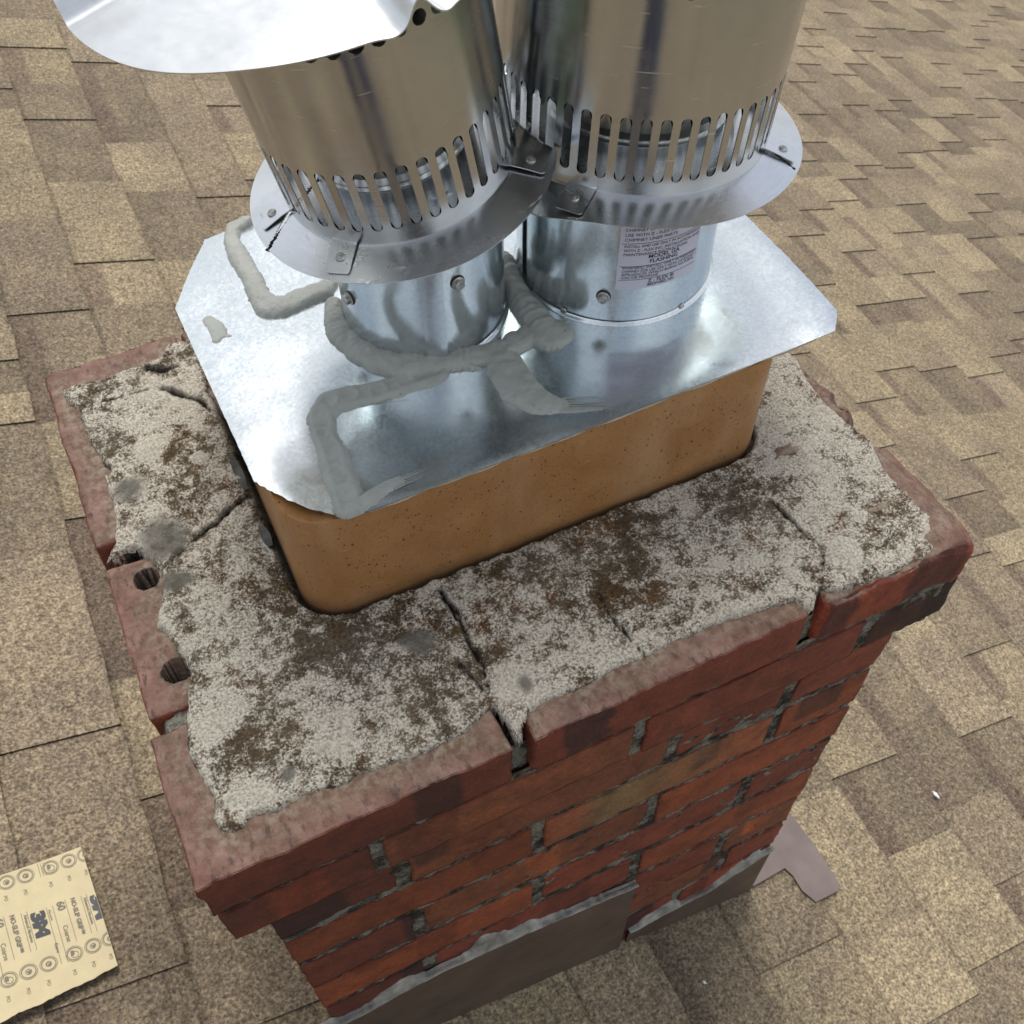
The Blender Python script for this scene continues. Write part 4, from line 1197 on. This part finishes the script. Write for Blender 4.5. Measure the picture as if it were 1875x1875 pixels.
S3b = [(0.396, 0.2100, 0.0032, 0.0012), (0.418, 0.1985, 0.0025, 0.0008), (0.441, 0.1900, 0.0012, 0.0005)]
S4 = [(0.3292, 0.2900, 0.0140, 0.006), (0.3021, 0.2900, 0.0120, 0.005), (0.2771, 0.2900, 0.0115, 0.005), (0.2516, 0.2950, 0.0130, 0.007), (0.2345, 0.2950, 0.0130, 0.008), (0.2228, 0.2830, 0.0125, 0.008), (0.2184, 0.2640, 0.0105, 0.007), (0.2183, 0.2416, 0.0115, 0.007), (0.2150, 0.2199, 0.0125, 0.006), (0.2138, 0.1975, 0.0130, 0.006), (0.2110, 0.1845, 0.0110, 0.006)]
S5 = [(0.2046, 0.1825, 0.0050, 0.004), (0.2166, 0.1815, 0.0070, 0.007), (0.2268, 0.1850, 0.0065, 0.006), (0.2467, 0.1904, 0.0055, 0.0020), (0.2560, 0.1912, 0.0046, 0.0009)]
T1 = [(0.352, 0.291, 0.006, 0.006), (0.361, 0.281, 0.0030, 0.004), (0.3685, 0.2765, 0.0012, 0.0015)]
T2 = [(0.268, 0.283, 0.0022, 0.0012), (0.295, 0.276, 0.0010, 0.0005)]
main_bead = bead("sealant_bead", [S1, S2, S3, S3b, S4, S5, T1, T2], "thick grey sealant smeared between both collars and down to the front left corner", extra=[(0.4400, 0.2890, 0.0185, 0.010), (0.409, 0.2930, 0.011, 0.007)], seed=3)
def wipes(parent):
    r_ = random.Random(5); mb = MB()
    def streak(x, y, L, ang, w):
        n = 12; V = []
        for i in range(n):
            t = i / (n - 1); ww = w * (1 - t) ** 0.6 * (0.6 + 0.4 * math.sin(t * 9 + x * 900) ** 2)
            cx, cy = x + L * t * math.cos(ang), y + L * t * math.sin(ang) - 0.0015 * t * t
            V += [(cx, cy - ww, PZ + 0.0006), (cx, cy, PZ + 0.0012 - 0.0004 * t), (cx, cy + ww, PZ + 0.0006)]
        mb.add(V, [(3 * i + k, 3 * i + k + 3, 3 * i + k + 4, 3 * i + k + 1) for i in range(n - 1) for k in (0, 1)])
    for q in range(26): streak(0.398 + r_.uniform(0, 0.012), 0.2185 - 0.00062 * q, r_.uniform(0.014, 0.052), -0.36 + r_.uniform(-0.03, 0.03), r_.uniform(0.0002, 0.0006))
    for q in range(18): streak(0.246 + r_.uniform(0, 0.012), 0.1935 - 0.00055 * q, r_.uniform(0.006, 0.028), 0.12 + r_.uniform(-0.06, 0.06), r_.uniform(0.0003, 0.0007))
    for q in range(14): streak(0.245 + r_.uniform(0, 0.03), 0.2880 - 0.0005 * q, r_.uniform(0.01, 0.05), -0.20 + r_.uniform(-0.03, 0.03), r_.uniform(0.0001, 0.0004))
    mb.build("wipe_marks", M['sealant'], parent)["kind"] = "stuff"
wipes(main_bead)
B2 = [(0.241, 0.558, 0.0075, 0.007), (0.2265, 0.5541, 0.0080, 0.008), (0.2194, 0.5371, 0.0075, 0.008), (0.2205, 0.5067, 0.0095, 0.008), (0.2215, 0.4773, 0.0090, 0.008), (0.2208, 0.4496, 0.0110, 0.009), (0.2246, 0.4305, 0.0130, 0.010), (0.2361, 0.4265, 0.0125, 0.010), (0.2549, 0.4292, 0.0120, 0.011), (0.2746, 0.4309, 0.0105, 0.010), (0.2850, 0.4380, 0.0080, 0.008)]
B2_ = B2
bead("sealant_bead", [B2], "smooth hooked grey sealant bead behind the left collar near the plate's back corner", seed=11, hole=[(0.2405, 0.4375, 0.0021)], ridge=0.12)
bead("sealant_smear", [[(0.1690, 0.4400, 0.0055, 0.0014), (0.1725, 0.4290, 0.0075, 0.0016), (0.1730, 0.4180, 0.0080, 0.0020), (0.1690, 0.4120, 0.0045, 0.0012)], [(0.172, 0.421, 0.005, 0.0014), (0.1810, 0.4110, 0.0015, 0.0006)]], "small flat grey sealant smear alone near the plate's left edge", seed=21)

# ------------------------------------------------------------------ flashing on the front face and downhill side
def front_flash(name, top, bottom_off, label, y):
    x0, x1 = top[0][0], top[-1][0]
    v, f = [], []
    xs = np.linspace(x0, x1, 40)
    tz = np.interp(xs, [t[0] for t in top], [t[1] for t in top])
    for x, z in zip(xs, tz):
        zb = roof_z(x) + bottom_off
        for q in np.linspace(0, 1, 5):
            zz = zb + (z - zb) * q
            yy = y - 0.0016 * fbm(A([[x * 7, zz * 7, 3]]), 2, 8)[0] - (0.0018 if q == 0 else 0)
            v.append((x, yy, zz))
    o = mesh_obj(name, v, grid_faces(40, 5), M['flash'], solid=0.0012)
    tag(o, label, "flashing", "step flashing pieces up the front face")
    # sealant line smeared on brick and metal along the top edge
    v = []; n_ = 260
    for i, x in enumerate(np.linspace(x0, x1, n_)):
        z = np.interp(x, [t[0] for t in top], [t[1] for t in top])
        up_ = 0.012 + 0.050 * max(-0.25, fbm(A([[x * 17, 0, 1]]), 4, 5, 0.6)[0]); dn = 0.010 + 0.010 * fbm(A([[x * 12, 5, 1]]), 3, 15)[0]
        for k, (dz, dy) in enumerate(((-dn, 0.0005), (-dn * 0.6, -0.0022), (0.0, -0.0045), (0.004, -0.0042), (0.5 * up_, 0.0010), (up_ * 0.85, 0.0030), (up_, 0.0062))):
            v.append((x, y + dy + 0.0009 * fbm(A([[x * 60, dz * 60, 1]]), 3, 6)[0], z + dz))
    s = mesh_obj("sealant_line", v, grid_faces(n_, 7), M['old_sealant'], o)
    return o
front_flash("step_flashing", [(0.012, -0.605), (0.1667, -0.582), (0.3026, -0.604), (0.4554, -0.640)], 0.012, "longer dark brown flashing piece at the chimney's foot, nearer the left corner", 0.0085)
front_flash("step_flashing", [(0.470, -0.905), (0.6162, -0.893), (0.722, -0.836)], 0.010, "shorter dark brown flashing piece at the chimney's foot, by the right corner", 0.0110)
def build_apron():
    poly = [(0.7315, 0.0119), (0.8001, 0.0186), (0.8064, 0.0025), (0.8063, -0.0268), (0.8179, -0.0528), (0.8718, -0.0508), (0.8843, -0.0417), (0.8855, 0.0317), (0.8783, 0.0995), (0.880, 0.30), (0.882, 0.62), (0.724, 0.62), (0.724, 0.012)]
    bm = bmesh.new()
    top = [bm.verts.new(Vector((x, y, roof_z(x))) + Vector(rn) * (0.0150 if x < 0.86 else 0.0125)) for x, y in poly]
    f = bm.faces.new(top)
    bmesh.ops.triangulate(bm, faces=[f])
    me = bpy.data.meshes.new("apron_flashing"); bm.to_mesh(me); bm.free(); me.materials.append(M['apron'])
    o = bpy.data.objects.new("apron_flashing", me); COL.objects.link(o)
    md = o.modifiers.new("t", 'SOLIDIFY'); md.thickness = 0.0014; md.offset = -1
    # upstand against the brick
    mb = MB(); zt = roof_z(0.7213) + 0.12
    mb.add([(0.7245, 0.012, roof_z(0.7245) + 0.012), (0.7245, 0.62, roof_z(0.7245) + 0.012), (0.7245, 0.62, zt), (0.7245, 0.012, zt)], [(0, 1, 2, 3)])
    mb.build("upstand", M['apron'], o, solid=0.0012)
    tag(o, "mauve brown apron flashing lying on the shingles beside the chimney's right corner", "flashing")
build_apron()

# ------------------------------------------------------------------ sandpaper sheet on the roof
def build_sheet():
    ca = A([-0.234, 0.426]); cb = A([-0.222, 0.237]); cc = A([-0.475, 0.196]); cd = A([-0.478, 0.400])
    def q(x, y, dz=0.0):
        # gentle curl, lifting at the near edge
        t = (0.43 - y) / 0.2
        return (x, y, roof_z(x) + (0.0165 + 0.006 * t * t + 0.0025 * math.sin(x * 30)) / rn[2] + dz)
    n, k = 60, 40; v = []
    for i in range(n):
        for j in range(k):
            u, w = i / (n - 1), j / (k - 1)
            pt = (ca * (1 - u) + cd * u) * (1 - w) + (cb * (1 - u) + cc * u) * w
            if w == 1: pt = pt + A([0, 0.0016 * fbm(A([[u * 60, 1, 2]]), 4, 3, 0.7)[0] + 0.0006 * math.sin(u * 31)])
            v.append(q(pt[0], pt[1]))
    sh = mesh_obj("sandpaper_sheet", v, grid_faces(n, k), M['sand'])
    md = sh.modifiers.new("t", 'SOLIDIFY'); md.thickness = 0.0012; md.offset = -1
    tag(sh, "torn buff sheet of printed coarse sandpaper lying face down on the shingles", "sandpaper")
    # grit side, peeping out under the sheet
    v2 = [(x, y, z - 0.0016) for x, y, z in v]
    g2 = mesh_obj("grit_side", v2, [f[::-1] for f in grid_faces(n, k)], M['grit'], sh)
    # print: local x runs down the sheet (-y), local y runs to +x
    th = math.radians(-86.5)
    ex = A([math.cos(th), math.sin(th)]); ey = A([-ex[1], ex[0]])
    def inside(x, y):
        lo = cb * 0
        return poly_dist(A([[x, y]]), [ca, cb, cc, cd])[0] > 0.0004
    def put(mb, V, F, ox, oy, clip=True):
        W = [(ox + a * ex[0] + b * ey[0], oy + a * ex[1] + b * ey[1]) for a, b, *_ in V]
        if clip:
            sd = poly_dist(A(W), [ca, cb, cc, cd]) if len(W) else []
            e0 = ca + (ca - cd) / np.linalg.norm(ca - cd) * -0.0004; dv = cb - ca; nn = A([-dv[1], dv[0]]); nn /= np.linalg.norm(nn)
            if (cd - ca) @ nn < 0: nn = -nn
            s_ = (A(W) - e0) @ nn if len(W) else []
            F2 = []; W = list(W)
            for f in F:
                o_ = []
                for a_, b_ in zip(f, f[1:] + f[:1] if isinstance(f, list) else tuple(f[1:]) + tuple(f[:1])):
                    if s_[a_] > 0: o_.append(a_)
                    if (s_[a_] > 0) != (s_[b_] > 0):
                        t = s_[a_] / (s_[a_] - s_[b_]); W.append((W[a_][0] + (W[b_][0] - W[a_][0]) * t, W[a_][1] + (W[b_][1] - W[a_][1]) * t)); o_.append(len(W) - 1)
                if len(o_) >= 3 and all(i >= len(sd) or s_[i] <= 0.004 or sd[i] > 0.0003 for i in o_): F2.append(tuple(o_))
            F = F2
        mb.add([q(x, y, 0.0006) for x, y in W], F)
    grey = MB()
    def text(mb, s, size, x, y, bold=0.0, sx=1.0):
        V, F = text_mesh(s, size, bold)
        V = V * A([sx, 1, 1]); put(mb, V, F, x, y)
    def ringm(mb, x, y, r0, r1, n_=36):
        V = [(rr * math.cos(2 * math.pi * i / n_), rr * math.sin(2 * math.pi * i / n_)) for i in range(n_) for rr in (r0, r1)]
        put(mb, V, [(2 * i, 2 * i + 1, (2 * i + 3) % (2 * n_), (2 * i + 2) % (2 * n_)) for i in range(n_)], x, y)
    def disc(mb, x, y, r, lobes=0, sx=1.0):
        n_ = 24
        V = [(0, 0)] + [(sx * r * (1 + 0.25 * math.cos(lobes * 2 * math.pi * i / n_)) * math.cos(2 * math.pi * i / n_), r * (1 + 0.25 * math.cos(lobes * 2 * math.pi * i / n_)) * math.sin(2 * math.pi * i / n_)) for i in range(n_)]
        put(mb, V, [(0, 1 + i, 1 + (i + 1) % n_) for i in range(n_)], x, y)
    def rule(mb, x, y, L, w=0.0006):
        put(mb, [(L * t / 10, s * w) for t in range(11) for s in (0, 1)], [(2 * i, 2 * i + 1, 2 * i + 3, 2 * i + 2) for i in range(10)], x, y, True)
    pitch = 0.0735
    for kx in range(-1, 4):
        X = -0.3100 - (kx - 1) * pitch + 0.0   # baseline x of the large letters
        navy = MB(); text(navy, "3M", 0.0215, X, 0.3470, 0.0016, 1.35)
        if navy.f: navy.build("large_print", M['ink_navy'], sh, smooth=False)
        text(grey, "Advanced Abrasives", 0.0056, X - 0.0085, 0.3480, 0.0001, 0.92)
        text(grey, "NO-SLIP GRIP\u2122", 0.0082, X - 0.0245, 0.3530, 0.0003, 1.0)
        text(grey, "BACKING SHEET", 0.0050, X - 0.0290, 0.3500, 0.0001, 1.15) if False else None
        rule(grey, X - 0.0045, 0.3520, 0.058); rule(grey, X - 0.0115, 0.3520, 0.058); rule(grey, X - 0.0315, 0.3540, 0.064)
        rule(grey, X + 0.0185, 0.3500, 0.086); rule(grey, X + 0.0260, 0.3500, 0.086)
        rule(grey, X + 0.0185, 0.4180, 0.021); rule(grey, X + 0.0220, 0.4180, 0.021); rule(grey, X + 0.0255, 0.4180, 0.021)
        text(grey, "Abrasive", 0.0048, X + 0.0203, 0.3460, 0.0, 1.0); text(grey, "Coarse", 0.0048, X + 0.0203, 0.2960, 0.0003, 1.0)
        text(grey, "60", 0.0135, X + 0.0315, 0.3530, 0.0004, 1.0)
        text(grey, "Coarse", 0.0085, X + 0.0335, 0.3170, 0.0001, 1.0); text(grey, "Gros grain", 0.0060, X + 0.0280, 0.3150, 0.0003, 0.8) if False else None
    cxs = [-0.2310, -0.2530, -0.2765, -0.3075, -0.3310, -0.354, -0.385, -0.408, -0.43]
    for i, cx in enumerate(cxs):
        ty = cx + 0.0
        for (cy, po) in ((0.4075 + (cx + 0.2765) * 0.09, 0.3860 + (cx + 0.2765) * 0.05), (0.2735 + (cx + 0.2765) * 0.10, 0.2520 + (cx + 0.2765) * 0.10)):
            o_ = 0.0035 if cy < 0.35 else 0
            x_ = cx + (0.007 if cy < 0.35 else 0)
            ringm(grey, x_, cy, 0.0100, 0.0106); ringm(grey, x_, cy, 0.0078, 0.0089)
            if i % 3 == 0: ringm(grey, x_, cy, 0.0020, 0.0036); disc(grey, x_ + 0.001, cy - 0.001, 0.0016, 3)
            elif i % 3 == 1: ringm(grey, x_, cy, 0.0030, 0.0038); disc(grey, x_ + 0.0005, cy - 0.0005, 0.0022, 3)
            else: disc(grey, x_ - 0.002, cy + 0.0015, 0.0030, 2); ringm(grey, x_ + 0.0005, cy - 0.0012, 0.0040, 0.0048)
            text(grey, "PO", 0.0062, x_ - 0.006, po, 0.0, 1.0)
    grey.build("small_print", M['ink_grey'], sh, smooth=False)
build_sheet()

# ------------------------------------------------------------------ small white flakes on the shingles
def flake(x, y, lx, ly, rot, label):
    bm = bmesh.new()
    bmesh.ops.create_icosphere(bm, subdivisions=2, radius=1)
    for v in bm.verts:
        v.co = Vector((v.co.x * lx * (1 + 0.2 * math.sin(v.co.y * 5)), v.co.y * ly * (1 + 0.2 * math.cos(v.co.x * 4)), v.co.z * 0.0012))
    bm.transform(Matrix.Translation(Vector((x, y, roof_z(x))) + Vector(rn) * 0.0105) @ Matrix.Rotation(math.atan(RS), 4, 'Y') @ Matrix.Rotation(rot, 4, 'Z'))
    me = bpy.data.meshes.new("paint_flake"); bm.to_mesh(me); bm.free(); me.materials.append(M['white'])
    me.polygons.foreach_set("use_smooth", [True] * len(me.polygons))
    o = bpy.data.objects.new("paint_flake", me); COL.objects.link(o)
    tag(o, label, "flake", "white flakes on the shingles")
flake(1.2038, 0.0359, 0.0042, 0.0085, 0.15, "longer thin white flake on the pale shingles right of the chimney")
flake(0.5551, -0.0922, 0.0026, 0.0032, 0.5, "tiny round white flake on the shingles below the dark flashing")

# ------------------------------------------------------------------ the person taking the picture (mirrored in the bright metal)
def skin_mesh(name, pts, edges, root, sub=2):
    me = bpy.data.meshes.new(name)
    me.from_pydata([p[:3] for p in pts], edges, [])
    o = bpy.data.objects.new(name, me); COL.objects.link(o)
    o.modifiers.new("s", 'SKIN'); sb = o.modifiers.new("u", 'SUBSURF'); sb.levels = sub; sb.render_levels = sub
    if not me.skin_vertices: me.skin_vertices.new()
    for i, p in enumerate(pts):
        d = me.skin_vertices[0].data[i]; rr = p[3]; d.radius = rr if isinstance(rr, tuple) else (rr, rr); d.use_root = (i == root)
    dg = bpy.context.evaluated_depsgraph_get()
    m2 = bpy.data.meshes.new_from_object(o.evaluated_get(dg))
    bpy.data.objects.remove(o)
    m2.polygons.foreach_set("use_smooth", [True] * len(m2.polygons))
    o = bpy.data.objects.new(name, m2); COL.objects.link(o)
    return o

def build_person():
    up = -CR[1]; rt = CR[0]; fw = CR[2]
    ph = CC - up * 0.052 - fw * 0.012 + rt * 0.022     # middle of the phone
    hx, hy = 0.02, -0.80
    fl, fr_ = A([-0.10, -0.72]), A([0.22, -0.68])
    zl, zr = roof_z(fl[0]) + 0.012, roof_z(fr_[0]) + 0.012
    P, E = [], []
    def v(x, y, z, r, par=None):
        P.append((x, y, z, r)); i = len(P) - 1
        if par is not None: E.append((par, i))
        return i
    pel = v(0.035, -0.72, 0.07, (0.155, 0.115))
    wa = v(0.035, -0.71, 0.22, (0.140, 0.100), pel)
    ch = v(0.035, -0.71, 0.40, (0.165, 0.120), wa)
    cl_ = v(0.035, -0.70, 0.52, (0.130, 0.095), ch)
    nk = v(0.04, -0.69, 0.60, 0.058, cl_)
    hd1 = v(0.05, -0.67, 0.68, (0.078, 0.085), nk)
    hd2 = v(0.055, -0.665, 0.775, (0.083, 0.095), hd1)
    for (f, z, sx, d) in ((fl, zl, -1, 1), (fr_, zr, 1, 1)):
        hip = v(0.035 + sx * 0.095, -0.715, 0.0, 0.105, pel)
        kn = v((0.035 + sx * 0.10) * 0.5 + f[0] * 0.5, -0.68, (z + 0.0) / 2 + 0.02, 0.068, hip)
        an = v(f[0], f[1], z + 0.11, 0.046, kn)
        he = v(f[0], f[1] - 0.01, z + 0.05, 0.048, an)
        v(f[0] + sx * 0.02, f[1] + 0.15, z + 0.035, (0.048, 0.032), he)
    for sx in (-1, 1):
        wr = ph - up * 0.075 + rt * sx * 0.075 - fw * 0.035
        sh = v(0.035 + sx * 0.175, -0.70, 0.50, 0.068, cl_)
        el = v((0.035 + sx * 0.25), -0.56, 0.46, 0.050, sh)
        w_ = v(*wr, 0.030, el)
        pm = ph - up * 0.045 + rt * sx * 0.052 - fw * 0.022
        pa = v(*pm, (0.030, 0.018), w_)
        for k in range(4):      # four fingers curled round the back of the phone, lengths unequal
            L = (0.9, 1.0, 0.95, 0.78)[k]
            b_ = pm + up * (0.026 - 0.017 * k) + fw * 0.016
            t1 = b_ - rt * sx * 0.030 * L + fw * 0.010
            t2 = t1 - rt * sx * 0.022 * L - fw * 0.004
            i1 = v(*b_, 0.0085, pa); i2 = v(*t1, 0.0080, i1); v(*t2, 0.0070, i2)
        b_ = pm + up * 0.020 - fw * 0.014; t1 = b_ - rt * sx * 0.026 + up * 0.018; t2 = t1 - rt * sx * 0.018 + up * 0.014
        i1 = v(*b_, 0.010, pa); i2 = v(*t1, 0.009, i1); v(*t2, 0.008, i2)
    o = skin_mesh("person", P, E, pel)
    o.data.materials.append(mat_simple("dark_jacket", (0.030, 0.031, 0.035), 0.8, 0, 60, 0.3, 0.3, 30, 0.01))
    o.data.materials.append(mat_simple("blue_denim", (0.032, 0.045, 0.085), 0.85, 0, 90, 0.3, 0.3, 30, 0.01))
    o.data.materials.append(mat_simple("skin", (0.50, 0.30, 0.21), 0.5))
    o.data.materials.append(mat_simple("work_boot", (0.07, 0.045, 0.025), 0.7))
    for p in o.data.polygons:
        c = p.center
        dist = (Vector(ph) - c).length
        if c.z < min(zl, zr) + 0.13 or c.z < roof_z(c.x) + 0.12: k = 3
        elif c.z < 0.09: k = 1
        elif c.z > 0.60 and c.y < -0.56 or dist < 0.125: k = 2
        else: k = 0
        p.material_index = k
    tag(o, "person in dark jacket and blue jeans, mirrored in the vent metal, holding a phone", "person")
    # face and hair
    hc = Vector((0.055, -0.665, 0.745))
    def blob(name, loc, sc_, mat, parent, sub=3, fn=None):
        bm = bmesh.new(); bmesh.ops.create_icosphere(bm, subdivisions=sub, radius=1)
        for q in bm.verts:
            if fn: q.co = fn(q.co)
            q.co = Vector((q.co.x * sc_[0] + loc[0], q.co.y * sc_[1] + loc[1], q.co.z * sc_[2] + loc[2]))
        m_ = bpy.data.meshes.new(name); bm.to_mesh(m_); bm.free(); m_.materials.append(mat)
        m_.polygons.foreach_set("use_smooth", [True] * len(m_.polygons))
        b_ = bpy.data.objects.new(name, m_); COL.objects.link(b_); b_.parent = parent; return b_
    skin = o.data.materials[2]
    hairm = mat_simple("brown_hair", (0.035, 0.022, 0.014), 0.7, 0, 90, 0.4, 0.5, 120, 0.004)
    blob("hair", (hc.x, hc.y - 0.018, hc.z + 0.038), (0.084, 0.092, 0.072), hairm, o)
    for sx in (-1, 1):
        blob("eye", (hc.x + sx * 0.031, hc.y + 0.078, hc.z - 0.008), (0.011, 0.008, 0.008), mat_simple("eye_white", (0.7, 0.7, 0.68), 0.2), o, 2)
        blob("ear", (hc.x + sx * 0.080, hc.y - 0.002, hc.z - 0.015), (0.010, 0.018, 0.030), skin, o, 2)
    blob("nose", (hc.x, hc.y + 0.088, hc.z - 0.030), (0.012, 0.016, 0.022), skin, o, 2)
    blob("mouth", (hc.x, hc.y + 0.076, hc.z - 0.062), (0.024, 0.010, 0.007), mat_simple("lip", (0.34, 0.13, 0.10), 0.5), o, 2)
    # the phone itself
    n, hw, hh, hd, r = 8, 0.037, 0.074, 0.004, 0.011
    out = rrect(-hw, -hh, hw, hh, r, n); V = []
    for d in (-hd, hd):
        for x, y in out: V.append(tuple(ph + rt * x + up * y + fw * d))
    k = len(out); F = [tuple(range(k)), tuple(range(2 * k - 1, k - 1, -1))] + [(i, (i + 1) % k, k + (i + 1) % k, k + i) for i in range(k)]
    pho = mesh_obj("phone", V, F, mat_simple("phone_shell", (0.02, 0.02, 0.022), 0.25), smooth=False)
    tag(pho, "black phone held up in both hands by the person", "phone")
    sc_ = [tuple(ph + rt * x * 0.94 + up * y * 0.97 - fw * (hd + 0.0004)) for x, y in out]
    mesh_obj("screen", sc_, [tuple(range(k))], mat_simple("phone_glass", (0.01, 0.01, 0.012), 0.08), pho, smooth=False)
build_person()

# ------------------------------------------------------------------ turn sheet thickness into real faces with crisp cut edges
def crisp():
    dg = bpy.context.evaluated_depsgraph_get()
    todo = [o for o in list(COL.objects) if o.type == 'MESH' and any(md.type == 'SOLIDIFY' for md in o.modifiers)]
    new = {o.name: bpy.data.meshes.new_from_object(o.evaluated_get(dg)) for o in todo}
    for o in todo:
        o.modifiers.clear(); o.data = new[o.name]
        o.data.set_sharp_from_angle(angle=math.radians(38))
crisp()
